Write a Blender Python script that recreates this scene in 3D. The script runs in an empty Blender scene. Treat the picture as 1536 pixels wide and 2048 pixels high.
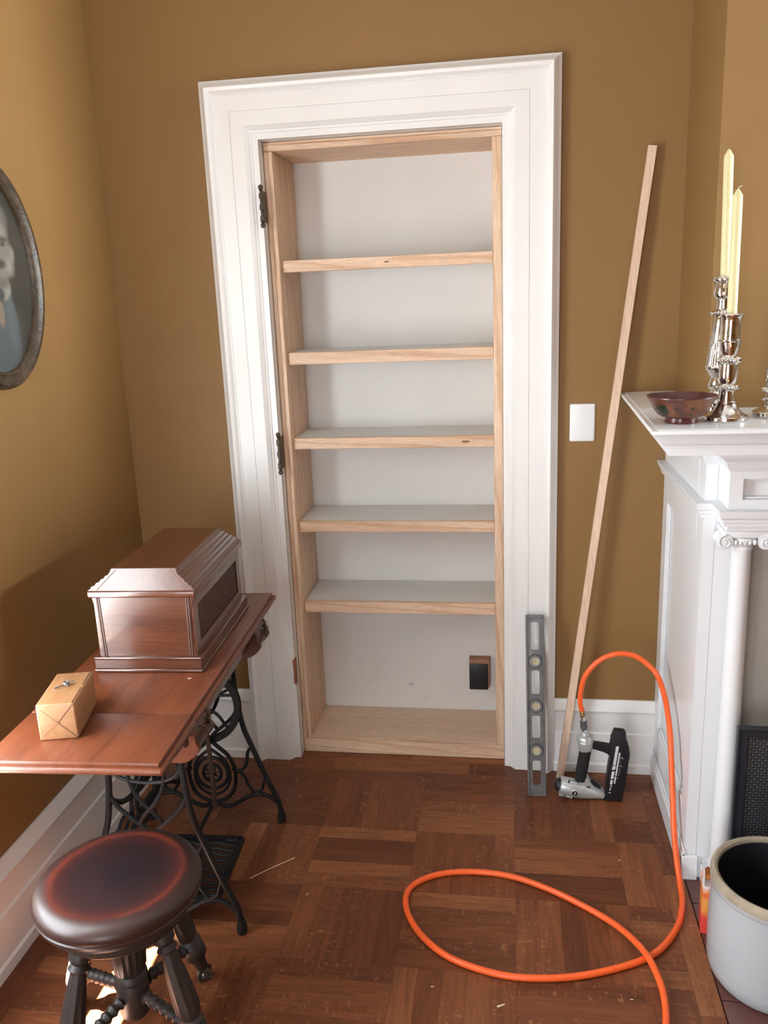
import bpy, bmesh, math, random
from mathutils import Vector, Matrix
random.seed(7)
R = math.radians
SC = bpy.context.scene
COL = SC.collection

# ------------------------------------------------------------------ camera
cam_d = bpy.data.cameras.new('camera')
cam_d.sensor_fit = 'VERTICAL'; cam_d.sensor_height = 24.0
cam_d.lens = 1672.4 / 2048 * 24.0
cam_d.clip_start = 0.02
cam = bpy.data.objects.new('camera', cam_d); COL.objects.link(cam)
_r = Vector((0.9889789, 0.1427409, -0.0393167)); _u = Vector((0.0025779, 0.2489098, 0.9685232)); _f = Vector((-0.1480342, 0.9579504, -0.2457986))
_m = Matrix((( _r.x, _u.x, -_f.x, 0.33389), (_r.y, _u.y, -_f.y, -2.72366), (_r.z, _u.z, -_f.z, 1.63882), (0, 0, 0, 1)))
cam.matrix_world = _m
SC.camera = cam

# ------------------------------------------------------------------ world, sun, window light, exposure
world = bpy.data.worlds.new('world'); SC.world = world; world.use_nodes = True
bg = world.node_tree.nodes['Background']; bg.inputs[0].default_value = (0.62, 0.75, 1.0, 1); bg.inputs[1].default_value = 1.2
SC.view_settings.view_transform = 'Standard'; SC.view_settings.look = 'None'
SC.view_settings.gamma = 1.0; SC.view_settings.use_curve_mapping = False
SC.view_settings.exposure = 0.33

def sun_lamp(direction, strength, angle, color):
    d = bpy.data.lights.new('sun', 'SUN'); d.energy = strength; d.angle = R(angle); d.color = color
    o = bpy.data.objects.new('sun', d); COL.objects.link(o)
    o.rotation_euler = Vector(direction).to_track_quat('-Z', 'Y').to_euler(); o.location = (-4, -4, 5)
    return o
sun_lamp((0.547, 0.36, -1.0), 190.0, 0.6, (1.0, 0.93, 0.80))

def window_light(name, loc, direction, sx, sy, power, color):
    d = bpy.data.lights.new(name, 'AREA'); d.shape = 'RECTANGLE'; d.size = sx; d.size_y = sy
    d.energy = power; d.color = color
    o = bpy.data.objects.new(name, d); COL.objects.link(o)
    o.location = loc; o.rotation_euler = Vector(direction).to_track_quat('-Z', 'Z').to_euler()
    return o
# daylight filling the low window in the left wall, the tall window behind the photographer and the one in the right wall
window_light('daylight_left_lower_sash', (-0.985, -1.53, 0.92), (1, 0, 0), 0.60, 0.74, 25.0, (0.88, 0.95, 1.0))
window_light('daylight_left_upper_sash', (-0.985, -1.53, 1.71), (1, 0, 0), 0.60, 0.80, 21.0, (0.90, 0.96, 1.0))
window_light('daylight_rear_window', (-0.40, -4.46, 1.25), (0, 1, 0), 0.9, 1.7, 38.0, (0.93, 0.97, 1.0))
window_light('daylight_right_window', (5.17, -1.15, 2.1), (-1, 0, 0), 0.70, 1.5, 385.0, (0.93, 0.98, 0.98))

# ------------------------------------------------------------------ helpers: mesh building
def new_bm(): return bmesh.new()

def box(bm, x0, x1, y0, y1, z0, z1, bev=0.0, seg=1):
    vs = [bm.verts.new((x, y, z)) for x in (x0, x1) for y in (y0, y1) for z in (z0, z1)]
    idx = [(0,1,3,2), (4,6,7,5), (0,4,5,1), (2,3,7,6), (0,2,6,4), (1,5,7,3)]
    fs = [bm.faces.new([vs[i] for i in f]) for f in idx]
    if bev > 0:
        es = list({e for f in fs for e in f.edges})
        bmesh.ops.bevel(bm, geom=es, offset=bev, segments=seg, affect='EDGES', profile=0.5)
    return bm

def prism(bm, pts, axis, a0, a1, bev=0.0, seg=1):
    """extrude a closed 2D outline along an axis. axis 'x': pts=(y,z); 'y': pts=(x,z); 'z': pts=(x,y)"""
    def P(p, a):
        return {'x': (a, p[0], p[1]), 'y': (p[0], a, p[1]), 'z': (p[0], p[1], a)}[axis]
    lo = [bm.verts.new(P(p, a0)) for p in pts]; hi = [bm.verts.new(P(p, a1)) for p in pts]
    n = len(pts); fs = []
    for i in range(n):
        j = (i + 1) % n
        fs.append(bm.faces.new((lo[i], lo[j], hi[j], hi[i])))
    cap = [bm.faces.new(lo[::-1]), bm.faces.new(hi)]
    if bev > 0:
        es = list({e for f in cap for e in f.edges})
        bmesh.ops.bevel(bm, geom=es, offset=bev, segments=seg, affect='EDGES', profile=0.5)
    return bm

def frame_axes(d):
    d = Vector(d).normalized()
    a = Vector((0, 0, 1)) if abs(d.z) < 0.9 else Vector((1, 0, 0))
    u = d.cross(a).normalized(); v = d.cross(u).normalized()
    return d, u, v

def lathe(bm, prof, p0, p1=None, n=32, mod=None, cap=True):
    """revolve prof [(r, t)] about the line p0->p1 (t in metres along it; default upward)."""
    p0 = Vector(p0)
    d, u, v = frame_axes((Vector(p1) - p0) if p1 is not None else (0, 0, 1))
    rings = []
    for k, (r, t) in enumerate(prof):
        ring = []
        for i in range(n):
            a = 2 * math.pi * i / n
            rr = r * (mod(a, k, t) if mod else 1.0)
            ring.append(bm.verts.new(p0 + d * t + (u * math.cos(a) + v * math.sin(a)) * rr))
        rings.append(ring)
    for a, b in zip(rings[:-1], rings[1:]):
        for i in range(n):
            j = (i + 1) % n
            bm.faces.new((a[i], a[j], b[j], b[i]))
    if cap:
        if prof[0][0] > 1e-5: bm.faces.new(rings[0][::-1])
        if prof[-1][0] > 1e-5: bm.faces.new(rings[-1])
    return bm

def smooth_path(pts, sub=8, closed=False):
    pts = [Vector(p) for p in pts]; out = []; n = len(pts)
    rng = range(n if closed else n - 1)
    for i in rng:
        if closed: a, b, c, d = pts[(i-1) % n], pts[i], pts[(i+1) % n], pts[(i+2) % n]
        else: a, b, c, d = pts[max(i-1, 0)], pts[i], pts[i+1], pts[min(i+2, n-1)]
        for s in range(sub):
            t = s / sub
            out.append(0.5 * ((2*b) + (c-a)*t + (2*a-5*b+4*c-d)*t*t + (3*b-a-3*c+d)*t*t*t))
    if not closed: out.append(pts[-1])
    return out

def tube(bm, path, r, n=8, closed=False, flat=1.0, radii=None):
    path = [Vector(p) for p in path]; m = len(path)
    up = None; rings = []
    for i, p in enumerate(path):
        if closed: t = path[(i+1) % m] - path[(i-1) % m]
        else: t = path[min(i+1, m-1)] - path[max(i-1, 0)]
        t.normalize()
        if up is None:
            _, up, _ = frame_axes(t)
        up = (up - t * up.dot(t)).normalized()
        v = t.cross(up)
        rr = radii[i] if radii else r
        rings.append([bm.verts.new(p + (up * math.cos(2*math.pi*k/n) + v * math.sin(2*math.pi*k/n) * flat) * rr) for k in range(n)])
    pairs = list(zip(rings[:-1], rings[1:]))
    for a, b in pairs:
        for k in range(n):
            j = (k+1) % n
            bm.faces.new((a[k], a[j], b[j], b[k]))
    if closed:
        a, b = rings[-1], rings[0]
        # align twist
        best = min(range(n), key=lambda s: (a[0].co - b[s].co).length)
        for k in range(n):
            j = (k+1) % n
            bm.faces.new((a[k], a[j], b[(j+best) % n], b[(k+best) % n]))
    else:
        bm.faces.new(rings[0][::-1]); bm.faces.new(rings[-1])
    return bm

def ball(bm, c, r, seg=16, sz=(1, 1, 1)):
    m = Matrix.Translation(c) @ Matrix.Diagonal((r*sz[0], r*sz[1], r*sz[2], 1))
    bmesh.ops.create_uvsphere(bm, u_segments=seg, v_segments=max(6, seg//2), radius=1.0, matrix=m)
    return bm

def bar(bm, p0, p1, w, h, up=(0, 0, 1)):
    p0 = Vector(p0); p1 = Vector(p1); d = (p1-p0).normalized(); up = Vector(up)
    u = d.cross(up).normalized(); v = u.cross(d).normalized()
    vs = []
    for p in (p0, p1):
        for a, b in ((-1,-1), (1,-1), (1,1), (-1,1)):
            vs.append(bm.verts.new(p + u*(a*w/2) + v*(b*h/2)))
    for f in ((3,2,1,0), (4,5,6,7), (0,1,5,4), (1,2,6,5), (2,3,7,6), (3,0,4,7)):
        bm.faces.new([vs[i] for i in f])
    return bm

def plate(bm, outer, holes, axis, a0, a1):
    """flat plate with holes: outlines in 2D, extruded along an axis ('y' -> (x,z))"""
    def P(p, a): return {'x': (a, p[0], p[1]), 'y': (p[0], a, p[1]), 'z': (p[0], p[1], a)}[axis]
    es = []
    for loop in [outer] + holes:
        vs = [bm.verts.new(P(p, a0)) for p in loop]
        for i in range(len(vs)): es.append(bm.edges.new((vs[i], vs[(i+1) % len(vs)])))
    g = bmesh.ops.triangle_fill(bm, edges=es, use_beauty=True)
    fs = [f for f in g['geom'] if isinstance(f, bmesh.types.BMFace)]
    e = bmesh.ops.extrude_face_region(bm, geom=fs)
    vs = [v for v in e['geom'] if isinstance(v, bmesh.types.BMVert)]
    dv = Vector(P((0, 0), a1)) - Vector(P((0, 0), a0))
    bmesh.ops.translate(bm, verts=vs, vec=dv)
    return bm

def circle_pts(cx, cy, r, n=24, ry=None):
    ry = ry or r
    return [(cx + r*math.cos(2*math.pi*i/n), cy + ry*math.sin(2*math.pi*i/n)) for i in range(n)]

def slot_pts(cx, y0, y1, hw, n=5, rad=None):
    rad = rad or hw
    out = []
    for (sx, yy, a0) in ((1, y1-rad, 0), (-1, y1-rad, 90), (-1, y0+rad, 180), (1, y0+rad, 270)):
        for i in range(n+1):
            a = R(a0 + 90*i/n)
            out.append((cx + sx*(hw-rad) + rad*math.cos(a), yy + rad*math.sin(a)))
    return out

def sweep_profile(bm, prof, A, B, outdir, wall_n, mitreA=0.0, mitreB=0.0):
    """profile [(u,d)]: u along outdir, d along wall_n; ends shifted along the run by mitre*u"""
    A = Vector(A); B = Vector(B); run = (B-A).normalized(); o = Vector(outdir); w = Vector(wall_n)
    r0 = [bm.verts.new(A + o*u + w*d + run*(mitreA*u)) for u, d in prof]
    r1 = [bm.verts.new(B + o*u + w*d + run*(mitreB*u)) for u, d in prof]
    n = len(prof)
    for i in range(n):
        j = (i+1) % n
        bm.faces.new((r0[i], r0[j], r1[j], r1[i]))
    bm.faces.new(r0[::-1]); bm.faces.new(r1)
    return bm

# ------------------------------------------------------------------ helpers: objects
def finish(bm, name, m, smooth=35.0):
    bmesh.ops.recalc_face_normals(bm, faces=bm.faces)
    me = bpy.data.meshes.new(name); bm.to_mesh(me); bm.free()
    me.materials.append(m)
    if smooth:
        me.polygons.foreach_set('use_smooth', [True]*len(me.polygons))
        me.set_sharp_from_angle(angle=R(smooth))
    o = bpy.data.objects.new(name, me); COL.objects.link(o)
    return o

def tag(o, label=None, cat=None, group=None, kind=None):
    if label: o['label'] = label
    if cat: o['category'] = cat
    if group: o['group'] = group
    if kind: o['kind'] = kind
    return o

class Thing:
    def __init__(s, name, label, cat, loc=(0, 0, 0), rz=0.0, group=None, kind=None):
        s.root = bpy.data.objects.new(name, None); COL.objects.link(s.root)
        s.root.empty_display_size = 0.05
        s.root.location = loc; s.root.rotation_euler = (0, 0, rz)
        s.mw = Matrix.Translation(loc) @ Matrix.Rotation(rz, 4, 'Z'); s.inv = s.mw.inverted()
        tag(s.root, label, cat, group, kind)
    def part(s, name, bm, m, parent=None, local=False, smooth=35.0, label=None, kind=None):
        if not local: bmesh.ops.transform(bm, matrix=s.inv, verts=bm.verts)
        o = finish(bm, name, m, smooth)
        o.parent = parent or s.root
        tag(o, label=label, kind=kind)
        return o

def single(name, bm, m, label, cat, loc=(0, 0, 0), rz=0.0, group=None, kind=None, local=False, smooth=35.0):
    mw = Matrix.Translation(loc) @ Matrix.Rotation(rz, 4, 'Z')
    if not local: bmesh.ops.transform(bm, matrix=mw.inverted(), verts=bm.verts)
    o = finish(bm, name, m, smooth); o.location = loc; o.rotation_euler = (0, 0, rz)
    return tag(o, label, cat, group, kind)

def structure(name, bm, m, label=None, smooth=None):
    o = finish(bm, name, m, smooth); return tag(o, label=label, kind='structure')

def child(name, bm, m, parent, smooth=35.0, label=None, kind=None):
    """part of a piece of the setting standing at the world origin"""
    o = finish(bm, name, m, smooth); o.parent = parent
    return tag(o, label=label, kind=kind)

# ------------------------------------------------------------------ helpers: materials
def principled(name):
    m = bpy.data.materials.new(name); m.use_nodes = True
    nt = m.node_tree
    return m, nt, nt.nodes['Principled BSDF']

def ramp(nt, stops):
    n = nt.nodes.new('ShaderNodeValToRGB'); e = n.color_ramp.elements
    while len(e) < len(stops): e.new(0.5)
    for el, (p, c) in zip(e, stops):
        el.position = p; el.color = (*c, 1) if len(c) == 3 else c
    return n

def objcoord(nt, scale=(1, 1, 1), kind='Object', loc=(0, 0, 0), rot=(0, 0, 0)):
    t = nt.nodes.new('ShaderNodeTexCoord'); mp = nt.nodes.new('ShaderNodeMapping')
    mp.inputs['Scale'].default_value = scale; mp.inputs['Location'].default_value = loc; mp.inputs['Rotation'].default_value = rot
    nt.links.new(t.outputs[kind], mp.inputs['Vector'])
    return mp.outputs['Vector']

def noise(nt, vec, scale, detail=3.0, rough=0.55, dist=0.0):
    n = nt.nodes.new('ShaderNodeTexNoise'); n.inputs['Scale'].default_value = scale
    n.inputs['Detail'].default_value = detail; n.inputs['Roughness'].default_value = rough; n.inputs['Distortion'].default_value = dist
    nt.links.new(vec, n.inputs['Vector']); return n

def mixc(nt, fac, a, b, blend='MIX'):
    n = nt.nodes.new('ShaderNodeMix'); n.data_type = 'RGBA'; n.blend_type = blend
    for sock, val in ((n.inputs[0], fac), (n.inputs[6], a), (n.inputs[7], b)):
        if hasattr(val, 'links') or isinstance(val, bpy.types.NodeSocket): nt.links.new(val, sock)
        elif isinstance(val, (int, float)): sock.default_value = val
        else: sock.default_value = (*val, 1)
    return n.outputs[2]

def add_bump(nt, bs, height, strength, dist=0.002):
    b = nt.nodes.new('ShaderNodeBump'); b.inputs['Strength'].default_value = strength; b.inputs['Distance'].default_value = dist
    nt.links.new(height, b.inputs['Height']); nt.links.new(b.outputs['Normal'], bs.inputs['Normal'])

def plain(name, c, rough=0.5, metal=0.0, var=0.06, scale=12.0, bump=0.0, coat=0.0, spec=0.5, bscale=None, bdist=0.001, trans=0.0):
    m, nt, bs = principled(name)
    v = objcoord(nt)
    n = noise(nt, v, scale, 4.0)
    lo = tuple(max(0, x*(1-var)) for x in c); hi = tuple(min(1, x*(1+var)) for x in c)
    rp = ramp(nt, [(0.3, lo), (0.7, hi)]); nt.links.new(n.outputs['Fac'], rp.inputs['Fac'])
    nt.links.new(rp.outputs['Color'], bs.inputs['Base Color'])
    bs.inputs['Roughness'].default_value = rough; bs.inputs['Metallic'].default_value = metal
    bs.inputs['Coat Weight'].default_value = coat; bs.inputs['Coat Roughness'].default_value = 0.1
    bs.inputs['Specular IOR Level'].default_value = spec
    if bump:
        nb = noise(nt, v, bscale or scale*6, 3.0); add_bump(nt, bs, nb.outputs['Fac'], bump, bdist)
    return m

def wood(name, dark, mid, light, axis='x', rough=0.4, coat=0.0, stretch=14.0, scale=9.0, fine=90.0, bump=0.08, ring=0.0, random_obj=False):
    m, nt, bs = principled(name)
    s = [stretch, stretch, stretch]; s['xyz'.index(axis)] = 1.0
    t = nt.nodes.new('ShaderNodeTexCoord'); mp = nt.nodes.new('ShaderNodeMapping')
    mp.inputs['Scale'].default_value = tuple(x/stretch for x in s)
    vec = t.outputs['Object']
    if random_obj:
        oi = nt.nodes.new('ShaderNodeObjectInfo')
        mul = nt.nodes.new('ShaderNodeMath'); mul.operation = 'MULTIPLY'; mul.inputs[1].default_value = 37.0
        nt.links.new(oi.outputs['Random'], mul.inputs[0])
        cx = nt.nodes.new('ShaderNodeCombineXYZ')
        for k in range(3): nt.links.new(mul.outputs[0], cx.inputs[k])
        ad = nt.nodes.new('ShaderNodeVectorMath'); ad.operation = 'ADD'
        nt.links.new(vec, ad.inputs[0]); nt.links.new(cx.outputs[0], ad.inputs[1]); vec = ad.outputs[0]
    nt.links.new(vec, mp.inputs['Vector'])
    n1 = noise(nt, mp.outputs['Vector'], scale*stretch/4, 5.0, 0.6, 0.6)
    rp = ramp(nt, [(0.28, dark), (0.5, mid), (0.75, light)]); nt.links.new(n1.outputs['Fac'], rp.inputs['Fac'])
    n2 = noise(nt, mp.outputs['Vector'], fine*stretch/4, 2.0, 0.5)
    rp2 = ramp(nt, [(0.35, (0.72, 0.72, 0.72)), (0.65, (1.08, 1.08, 1.08))]); nt.links.new(n2.outputs['Fac'], rp2.inputs['Fac'])
    col = mixc(nt, 0.55, rp.outputs['Color'], rp2.outputs['Color'], 'MULTIPLY')
    if ring > 0:
        w = nt.nodes.new('ShaderNodeTexWave'); w.wave_type = 'BANDS'; w.bands_direction = 'DIAGONAL'
        w.inputs['Scale'].default_value = 16.0; w.inputs['Distortion'].default_value = 5.0; w.inputs['Detail'].default_value = 2.0; w.inputs['Detail Scale'].default_value = 1.2
        nt.links.new(mp.outputs['Vector'], w.inputs['Vector'])
        rp3 = ramp(nt, [(0.0, (1, 1, 1)), (0.72, (1, 1, 1)), (0.95, (0.76, 0.60, 0.46))]); nt.links.new(w.outputs['Fac'], rp3.inputs['Fac'])
        col = mixc(nt, ring, col, rp3.outputs['Color'], 'MULTIPLY')
    nt.links.new(col, bs.inputs['Base Color'])
    bs.inputs['Roughness'].default_value = rough; bs.inputs['Coat Weight'].default_value = coat; bs.inputs['Coat Roughness'].default_value = 0.18
    add_bump(nt, bs, n2.outputs['Fac'], bump, 0.001)
    return m

def wall_paint(name, c):
    m, nt, bs = principled(name)
    v = objcoord(nt)
    n = noise(nt, v, 1.6, 4.0)
    rp = ramp(nt, [(0.3, tuple(x*0.96 for x in c)), (0.7, tuple(x*1.04 for x in c))]); nt.links.new(n.outputs['Fac'], rp.inputs['Fac'])
    nt.links.new(rp.outputs['Color'], bs.inputs['Base Color'])
    bs.inputs['Roughness'].default_value = 0.62
    nb = noise(nt, v, 160.0, 3.0); add_bump(nt, bs, nb.outputs['Fac'], 0.12, 0.001)
    return m

M_WALL = wall_paint('ochre_wall_paint', (0.238, 0.128, 0.038))
M_CEIL = plain('ceiling_paint', (0.78, 0.77, 0.73), 0.8)
M_TRIM = plain('white_trim_paint', (0.80, 0.80, 0.785), 0.32, var=0.02, scale=3.0, bump=0.05, bscale=40)
M_MANTEL = plain('white_mantel_paint', (0.80, 0.825, 0.85), 0.28, var=0.015, scale=3.0, bump=0.04, bscale=30)
M_PINE = wood('pine', (0.66, 0.45, 0.30), (0.75, 0.54, 0.375), (0.80, 0.605, 0.445), 'x', 0.55, ring=0.55)
M_PINE_V = wood('pine_upright', (0.66, 0.45, 0.30), (0.75, 0.54, 0.375), (0.80, 0.605, 0.445), 'z', 0.55, ring=0.5)
M_PLY = wood('plywood', (0.66, 0.47, 0.34), (0.74, 0.55, 0.41), (0.78, 0.60, 0.46), 'x', 0.6, scale=4, ring=0.0)
M_TABLE = wood('table_oak', (0.115, 0.029, 0.0115), (0.170, 0.046, 0.018), (0.22, 0.064, 0.026), 'y', 0.38, coat=0.15, scale=7)
M_COVER = wood('cover_oak', (0.0598, 0.0177, 0.0083), (0.0962, 0.0291, 0.0130), (0.1300, 0.0442, 0.0208), 'x', 0.24, coat=0.6, scale=8, stretch=18)
M_COVER_Y = wood('cover_oak_long', (0.0598, 0.0177, 0.0083), (0.0962, 0.0291, 0.0130), (0.1300, 0.0442, 0.0208), 'y', 0.26, coat=0.6, scale=8, stretch=18)
M_COVER_D = plain('cover_fretwork', (0.10, 0.045, 0.030), 0.5, var=0.2)
M_DRAWER = wood('drawer_wood', (0.055, 0.022, 0.014), (0.09, 0.033, 0.019), (0.13, 0.05, 0.028), 'y', 0.35, coat=0.3)
M_IRON = plain('black_cast_iron', (0.010, 0.010, 0.011), 0.55, spec=0.3, var=0.3, scale=30, bump=0.15, bscale=90)
M_STOOLWOOD = wood('dark_stool_wood', (0.017, 0.012, 0.011), (0.025, 0.018, 0.016), (0.036, 0.024, 0.020), 'z', 0.5)
M_LEATHER = wood('tan_box_wood', (0.30, 0.140, 0.062), (0.37, 0.185, 0.085), (0.43, 0.23, 0.115), 'y', 0.4, coat=0.15)
M_SEAM = plain('dark_seam', (0.07, 0.028, 0.014), 0.7)
M_STEEL = plain('worn_aluminium', (0.155, 0.158, 0.162), 0.5, metal=0.6, var=0.25, scale=25, bump=0.2, bscale=80)
M_SILVER = plain('silver_casting', (0.62, 0.68, 0.69), 0.32, metal=0.55, var=0.08)
M_CHROME = plain('chrome', (0.75, 0.75, 0.75), 0.1, metal=1.0)
M_BRASS = plain('brass', (0.42, 0.30, 0.12), 0.35, metal=1.0, var=0.2)
M_BLACKPL = plain('black_plastic', (0.012, 0.013, 0.017), 0.38, var=0.15)
M_RUBBER = plain('black_rubber', (0.010, 0.010, 0.011), 0.7, bump=0.3, bscale=300)
M_WHITEINK = plain('white_print', (0.75, 0.77, 0.80), 0.5)
M_GREYINK = plain('grey_print', (0.30, 0.31, 0.33), 0.5)
M_HOSE = plain('orange_hose', (0.93, 0.135, 0.025), 0.38, var=0.05, coat=0.1)
M_VIAL = plain('pale_vial', (0.50, 0.48, 0.30), 0.25, var=0.1)
M_VIALRING = plain('ivory_ring', (0.72, 0.70, 0.58), 0.4)
M_BRONZE = plain('dark_bronze', (0.085, 0.067, 0.048), 0.4, metal=0.6, var=0.3, scale=60)
M_BAREWOOD = plain('bare_chiselled_wood', (0.30, 0.12, 0.06), 0.7, var=0.25, scale=40)
M_PLATE = plain('white_plastic', (0.78, 0.80, 0.80), 0.35, var=0.01)
M_CANDLE = plain('ivory_wax', (0.66, 0.61, 0.34), 0.42, var=0.03, scale=8)
M_CANDLE.node_tree.nodes['Principled BSDF'].inputs['Subsurface Weight'].default_value = 0.15
M_CANDLE.node_tree.nodes['Principled BSDF'].inputs['Subsurface Radius'].default_value = (0.01, 0.006, 0.003)
M_CROCK = plain('stoneware_glaze', (0.46, 0.50, 0.53), 0.2, var=0.03, scale=5, coat=0.4)
M_CROCKRIM = plain('bare_stoneware', (0.37, 0.315, 0.235), 0.6, var=0.22, scale=18)
M_CROCKIN = plain('dark_slip_glaze', (0.010, 0.010, 0.014), 0.55)
M_TILE = plain('hearth_tile_glaze', (0.125, 0.048, 0.042), 0.3, var=0.25, scale=7)
M_SURROUND = plain('surround_tile', (0.42, 0.41, 0.37), 0.35, var=0.06)
M_FIREBOX = plain('sooty_brick', (0.02, 0.018, 0.016), 0.9)
M_SCREEN = plain('black_screen_enamel', (0.018, 0.022, 0.030), 0.4, var=0.15)
M_BACK = None
M_HARDWOOD = plain('sliver_wood', (0.78, 0.66, 0.46), 0.6)
M_FLOORBASE = plain('floor_joint', (0.06, 0.025, 0.013), 0.7)
M_CURTAIN = plain('window_shade_cloth', (0.8, 0.78, 0.7), 0.8)

def floor_wood():
    m, nt, bs = principled('parquet_oak')
    oi = nt.nodes.new('ShaderNodeObjectInfo')
    t = nt.nodes.new('ShaderNodeTexCoord')
    wn = nt.nodes.new('ShaderNodeTexWhiteNoise'); wn.noise_dimensions = '1D'; nt.links.new(oi.outputs['Random'], wn.inputs['W'])
    sc = nt.nodes.new('ShaderNodeVectorMath'); sc.operation = 'SCALE'; sc.inputs['Scale'].default_value = 23.0
    nt.links.new(wn.outputs['Color'], sc.inputs[0])
    ad = nt.nodes.new('ShaderNodeVectorMath'); ad.operation = 'ADD'
    nt.links.new(t.outputs['Object'], ad.inputs[0]); nt.links.new(sc.outputs[0], ad.inputs[1])
    mp = nt.nodes.new('ShaderNodeMapping'); mp.inputs['Scale'].default_value = (0.10, 1, 1); nt.links.new(ad.outputs[0], mp.inputs['Vector'])
    n1 = noise(nt, mp.outputs['Vector'], 70.0, 5.0, 0.62, 0.8)
    base = ramp(nt, [(0.0, (0.120, 0.037, 0.0145)), (0.35, (0.164, 0.052, 0.020)), (0.75, (0.200, 0.067, 0.026)), (1.0, (0.270, 0.102, 0.040))])
    nt.links.new(oi.outputs['Random'], base.inputs['Fac'])
    g = ramp(nt, [(0.28, (0.58, 0.55, 0.53)), (0.52, (1.0, 1.0, 1.0)), (0.75, (1.36, 1.4, 1.4))]); nt.links.new(n1.outputs['Fac'], g.inputs['Fac'])
    col = mixc(nt, 0.9, base.outputs['Color'], g.outputs['Color'], 'MULTIPLY')
    # ray fleck of quarter-sawn boards
    mp2 = nt.nodes.new('ShaderNodeMapping'); mp2.inputs['Scale'].default_value = (1.0, 0.34, 1); mp2.inputs['Rotation'].default_value = (0, 0, 0.25)
    nt.links.new(ad.outputs[0], mp2.inputs['Vector'])
    n3 = noise(nt, mp2.outputs['Vector'], 95.0, 2.0, 0.5, 1.4)
    fl = ramp(nt, [(0.60, (0, 0, 0)), (0.68, (1, 1, 1))]); nt.links.new(n3.outputs['Fac'], fl.inputs['Fac'])
    sel = nt.nodes.new('ShaderNodeMath'); sel.operation = 'GREATER_THAN'; sel.inputs[1].default_value = 0.5; nt.links.new(wn.outputs['Value'], sel.inputs[0])
    mu = nt.nodes.new('ShaderNodeMath'); mu.operation = 'MULTIPLY'; nt.links.new(fl.outputs['Color'], mu.inputs[0]); nt.links.new(sel.outputs[0], mu.inputs[1])
    mu2 = nt.nodes.new('ShaderNodeMath'); mu2.operation = 'MULTIPLY'; mu2.inputs[1].default_value = 0.5; nt.links.new(mu.outputs[0], mu2.inputs[0])
    col = mixc(nt, mu2.outputs[0], col, (0.39, 0.175, 0.075))
    nt.links.new(col, bs.inputs['Base Color'])
    bs.inputs['Roughness'].default_value = 0.44; bs.inputs['Coat Weight'].default_value = 0.06; bs.inputs['Coat Roughness'].default_value = 0.25; bs.inputs['Specular IOR Level'].default_value = 0.32
    add_bump(nt, bs, n1.outputs['Fac'], 0.06, 0.001)
    return m
M_FLOOR = floor_wood()

def back_panel_mat():
    m, nt, bs = principled('white_panel_board')
    v = objcoord(nt)
    n = noise(nt, v, 2.5, 4.0)
    rp = ramp(nt, [(0.3, (0.70, 0.69, 0.66)), (0.7, (0.76, 0.75, 0.725))]); nt.links.new(n.outputs['Fac'], rp.inputs['Fac'])
    col = rp.outputs['Color']
    for (cx, cz, r, amt) in ((0.008, 0.155, 0.016, 0.55), (-0.165, 0.165, 0.006, 0.4), (-0.05, 0.82, 0.004, 0.6), (-0.27, 0.90, 0.005, 0.7), (0.06, 0.1, 0.03, 0.12)):
        sp = nt.nodes.new('ShaderNodeTexGradient'); sp.gradient_type = 'SPHERICAL'
        mv = objcoord(nt, (1/r, 0.0, 1.6/r), loc=(-cx/r, 0, -cz*1.6/r)); nt.links.new(mv, sp.inputs['Vector'])
        mm = nt.nodes.new('ShaderNodeMath'); mm.operation = 'MULTIPLY'; mm.inputs[1].default_value = amt; nt.links.new(sp.outputs['Fac'], mm.inputs[0])
        col = mixc(nt, mm.outputs[0], col, (0.22, 0.21, 0.20))
    nt.links.new(col, bs.inputs['Base Color']); bs.inputs['Roughness'].default_value = 0.6
    return m
M_BACK = back_panel_mat()
M_SHELFTOP = plain('white_shelf_paint', (0.72, 0.715, 0.70), 0.55, var=0.05, scale=8)

# ------------------------------------------------------------------ room shell
XL, YR, XR, ZC = -0.966, -4.5, 2.75, 2.95
b = new_bm(); box(b, XL-0.15, XR+0.15, YR-0.15, 0.35, -0.06, -0.014)
FLOOR = structure('floor', b, M_FLOORBASE, 'basket-weave oak parquet floor with long border boards')
b = new_bm(); box(b, XL-0.15, XR+0.15, YR-0.15, 0.35, ZC, ZC+0.1)
structure('ceiling', b, M_CEIL)
# back wall with the closet doorway
JL, JR, JT = -0.434, 0.316, 2.135
b = new_bm()
box(b, XL-0.15, JL-0.02, 0, 0.12, -0.014, ZC); box(b, JR+0.02, XR+0.15, 0, 0.12, -0.014, ZC); box(b, JL-0.02, JR+0.02, 0, 0.12, JT+0.02, ZC)
WALLB = structure('wall_back', b, M_WALL)
# left wall with its window
WY0, WY1, WZ0, WZ1 = -1.86, -1.20, 0.47, 2.15
b = new_bm()
box(b, XL-0.12, XL, YR, WY0, -0.014, ZC); box(b, XL-0.12, XL, WY1, 0.0, -0.014, ZC)
box(b, XL-0.12, XL, WY0, WY1, -0.014, WZ0); box(b, XL-0.12, XL, WY0, WY1, WZ1, ZC)
structure('wall_left', b, M_WALL)
b = new_bm(); box(b, XR, XR+0.12, YR, -1.60, -0.014, ZC); box(b, XR, XR+0.12, -0.44, 0.0, -0.014, ZC); box(b, XR, XR+0.12, -1.60, -0.44, -0.014, 1.72); box(b, XR, XR+0.12, -1.60, -0.44, 2.80, ZC)
structure('wall_right', b, M_WALL)                    # unseen; high opening shaped to keep its light off the table
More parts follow.
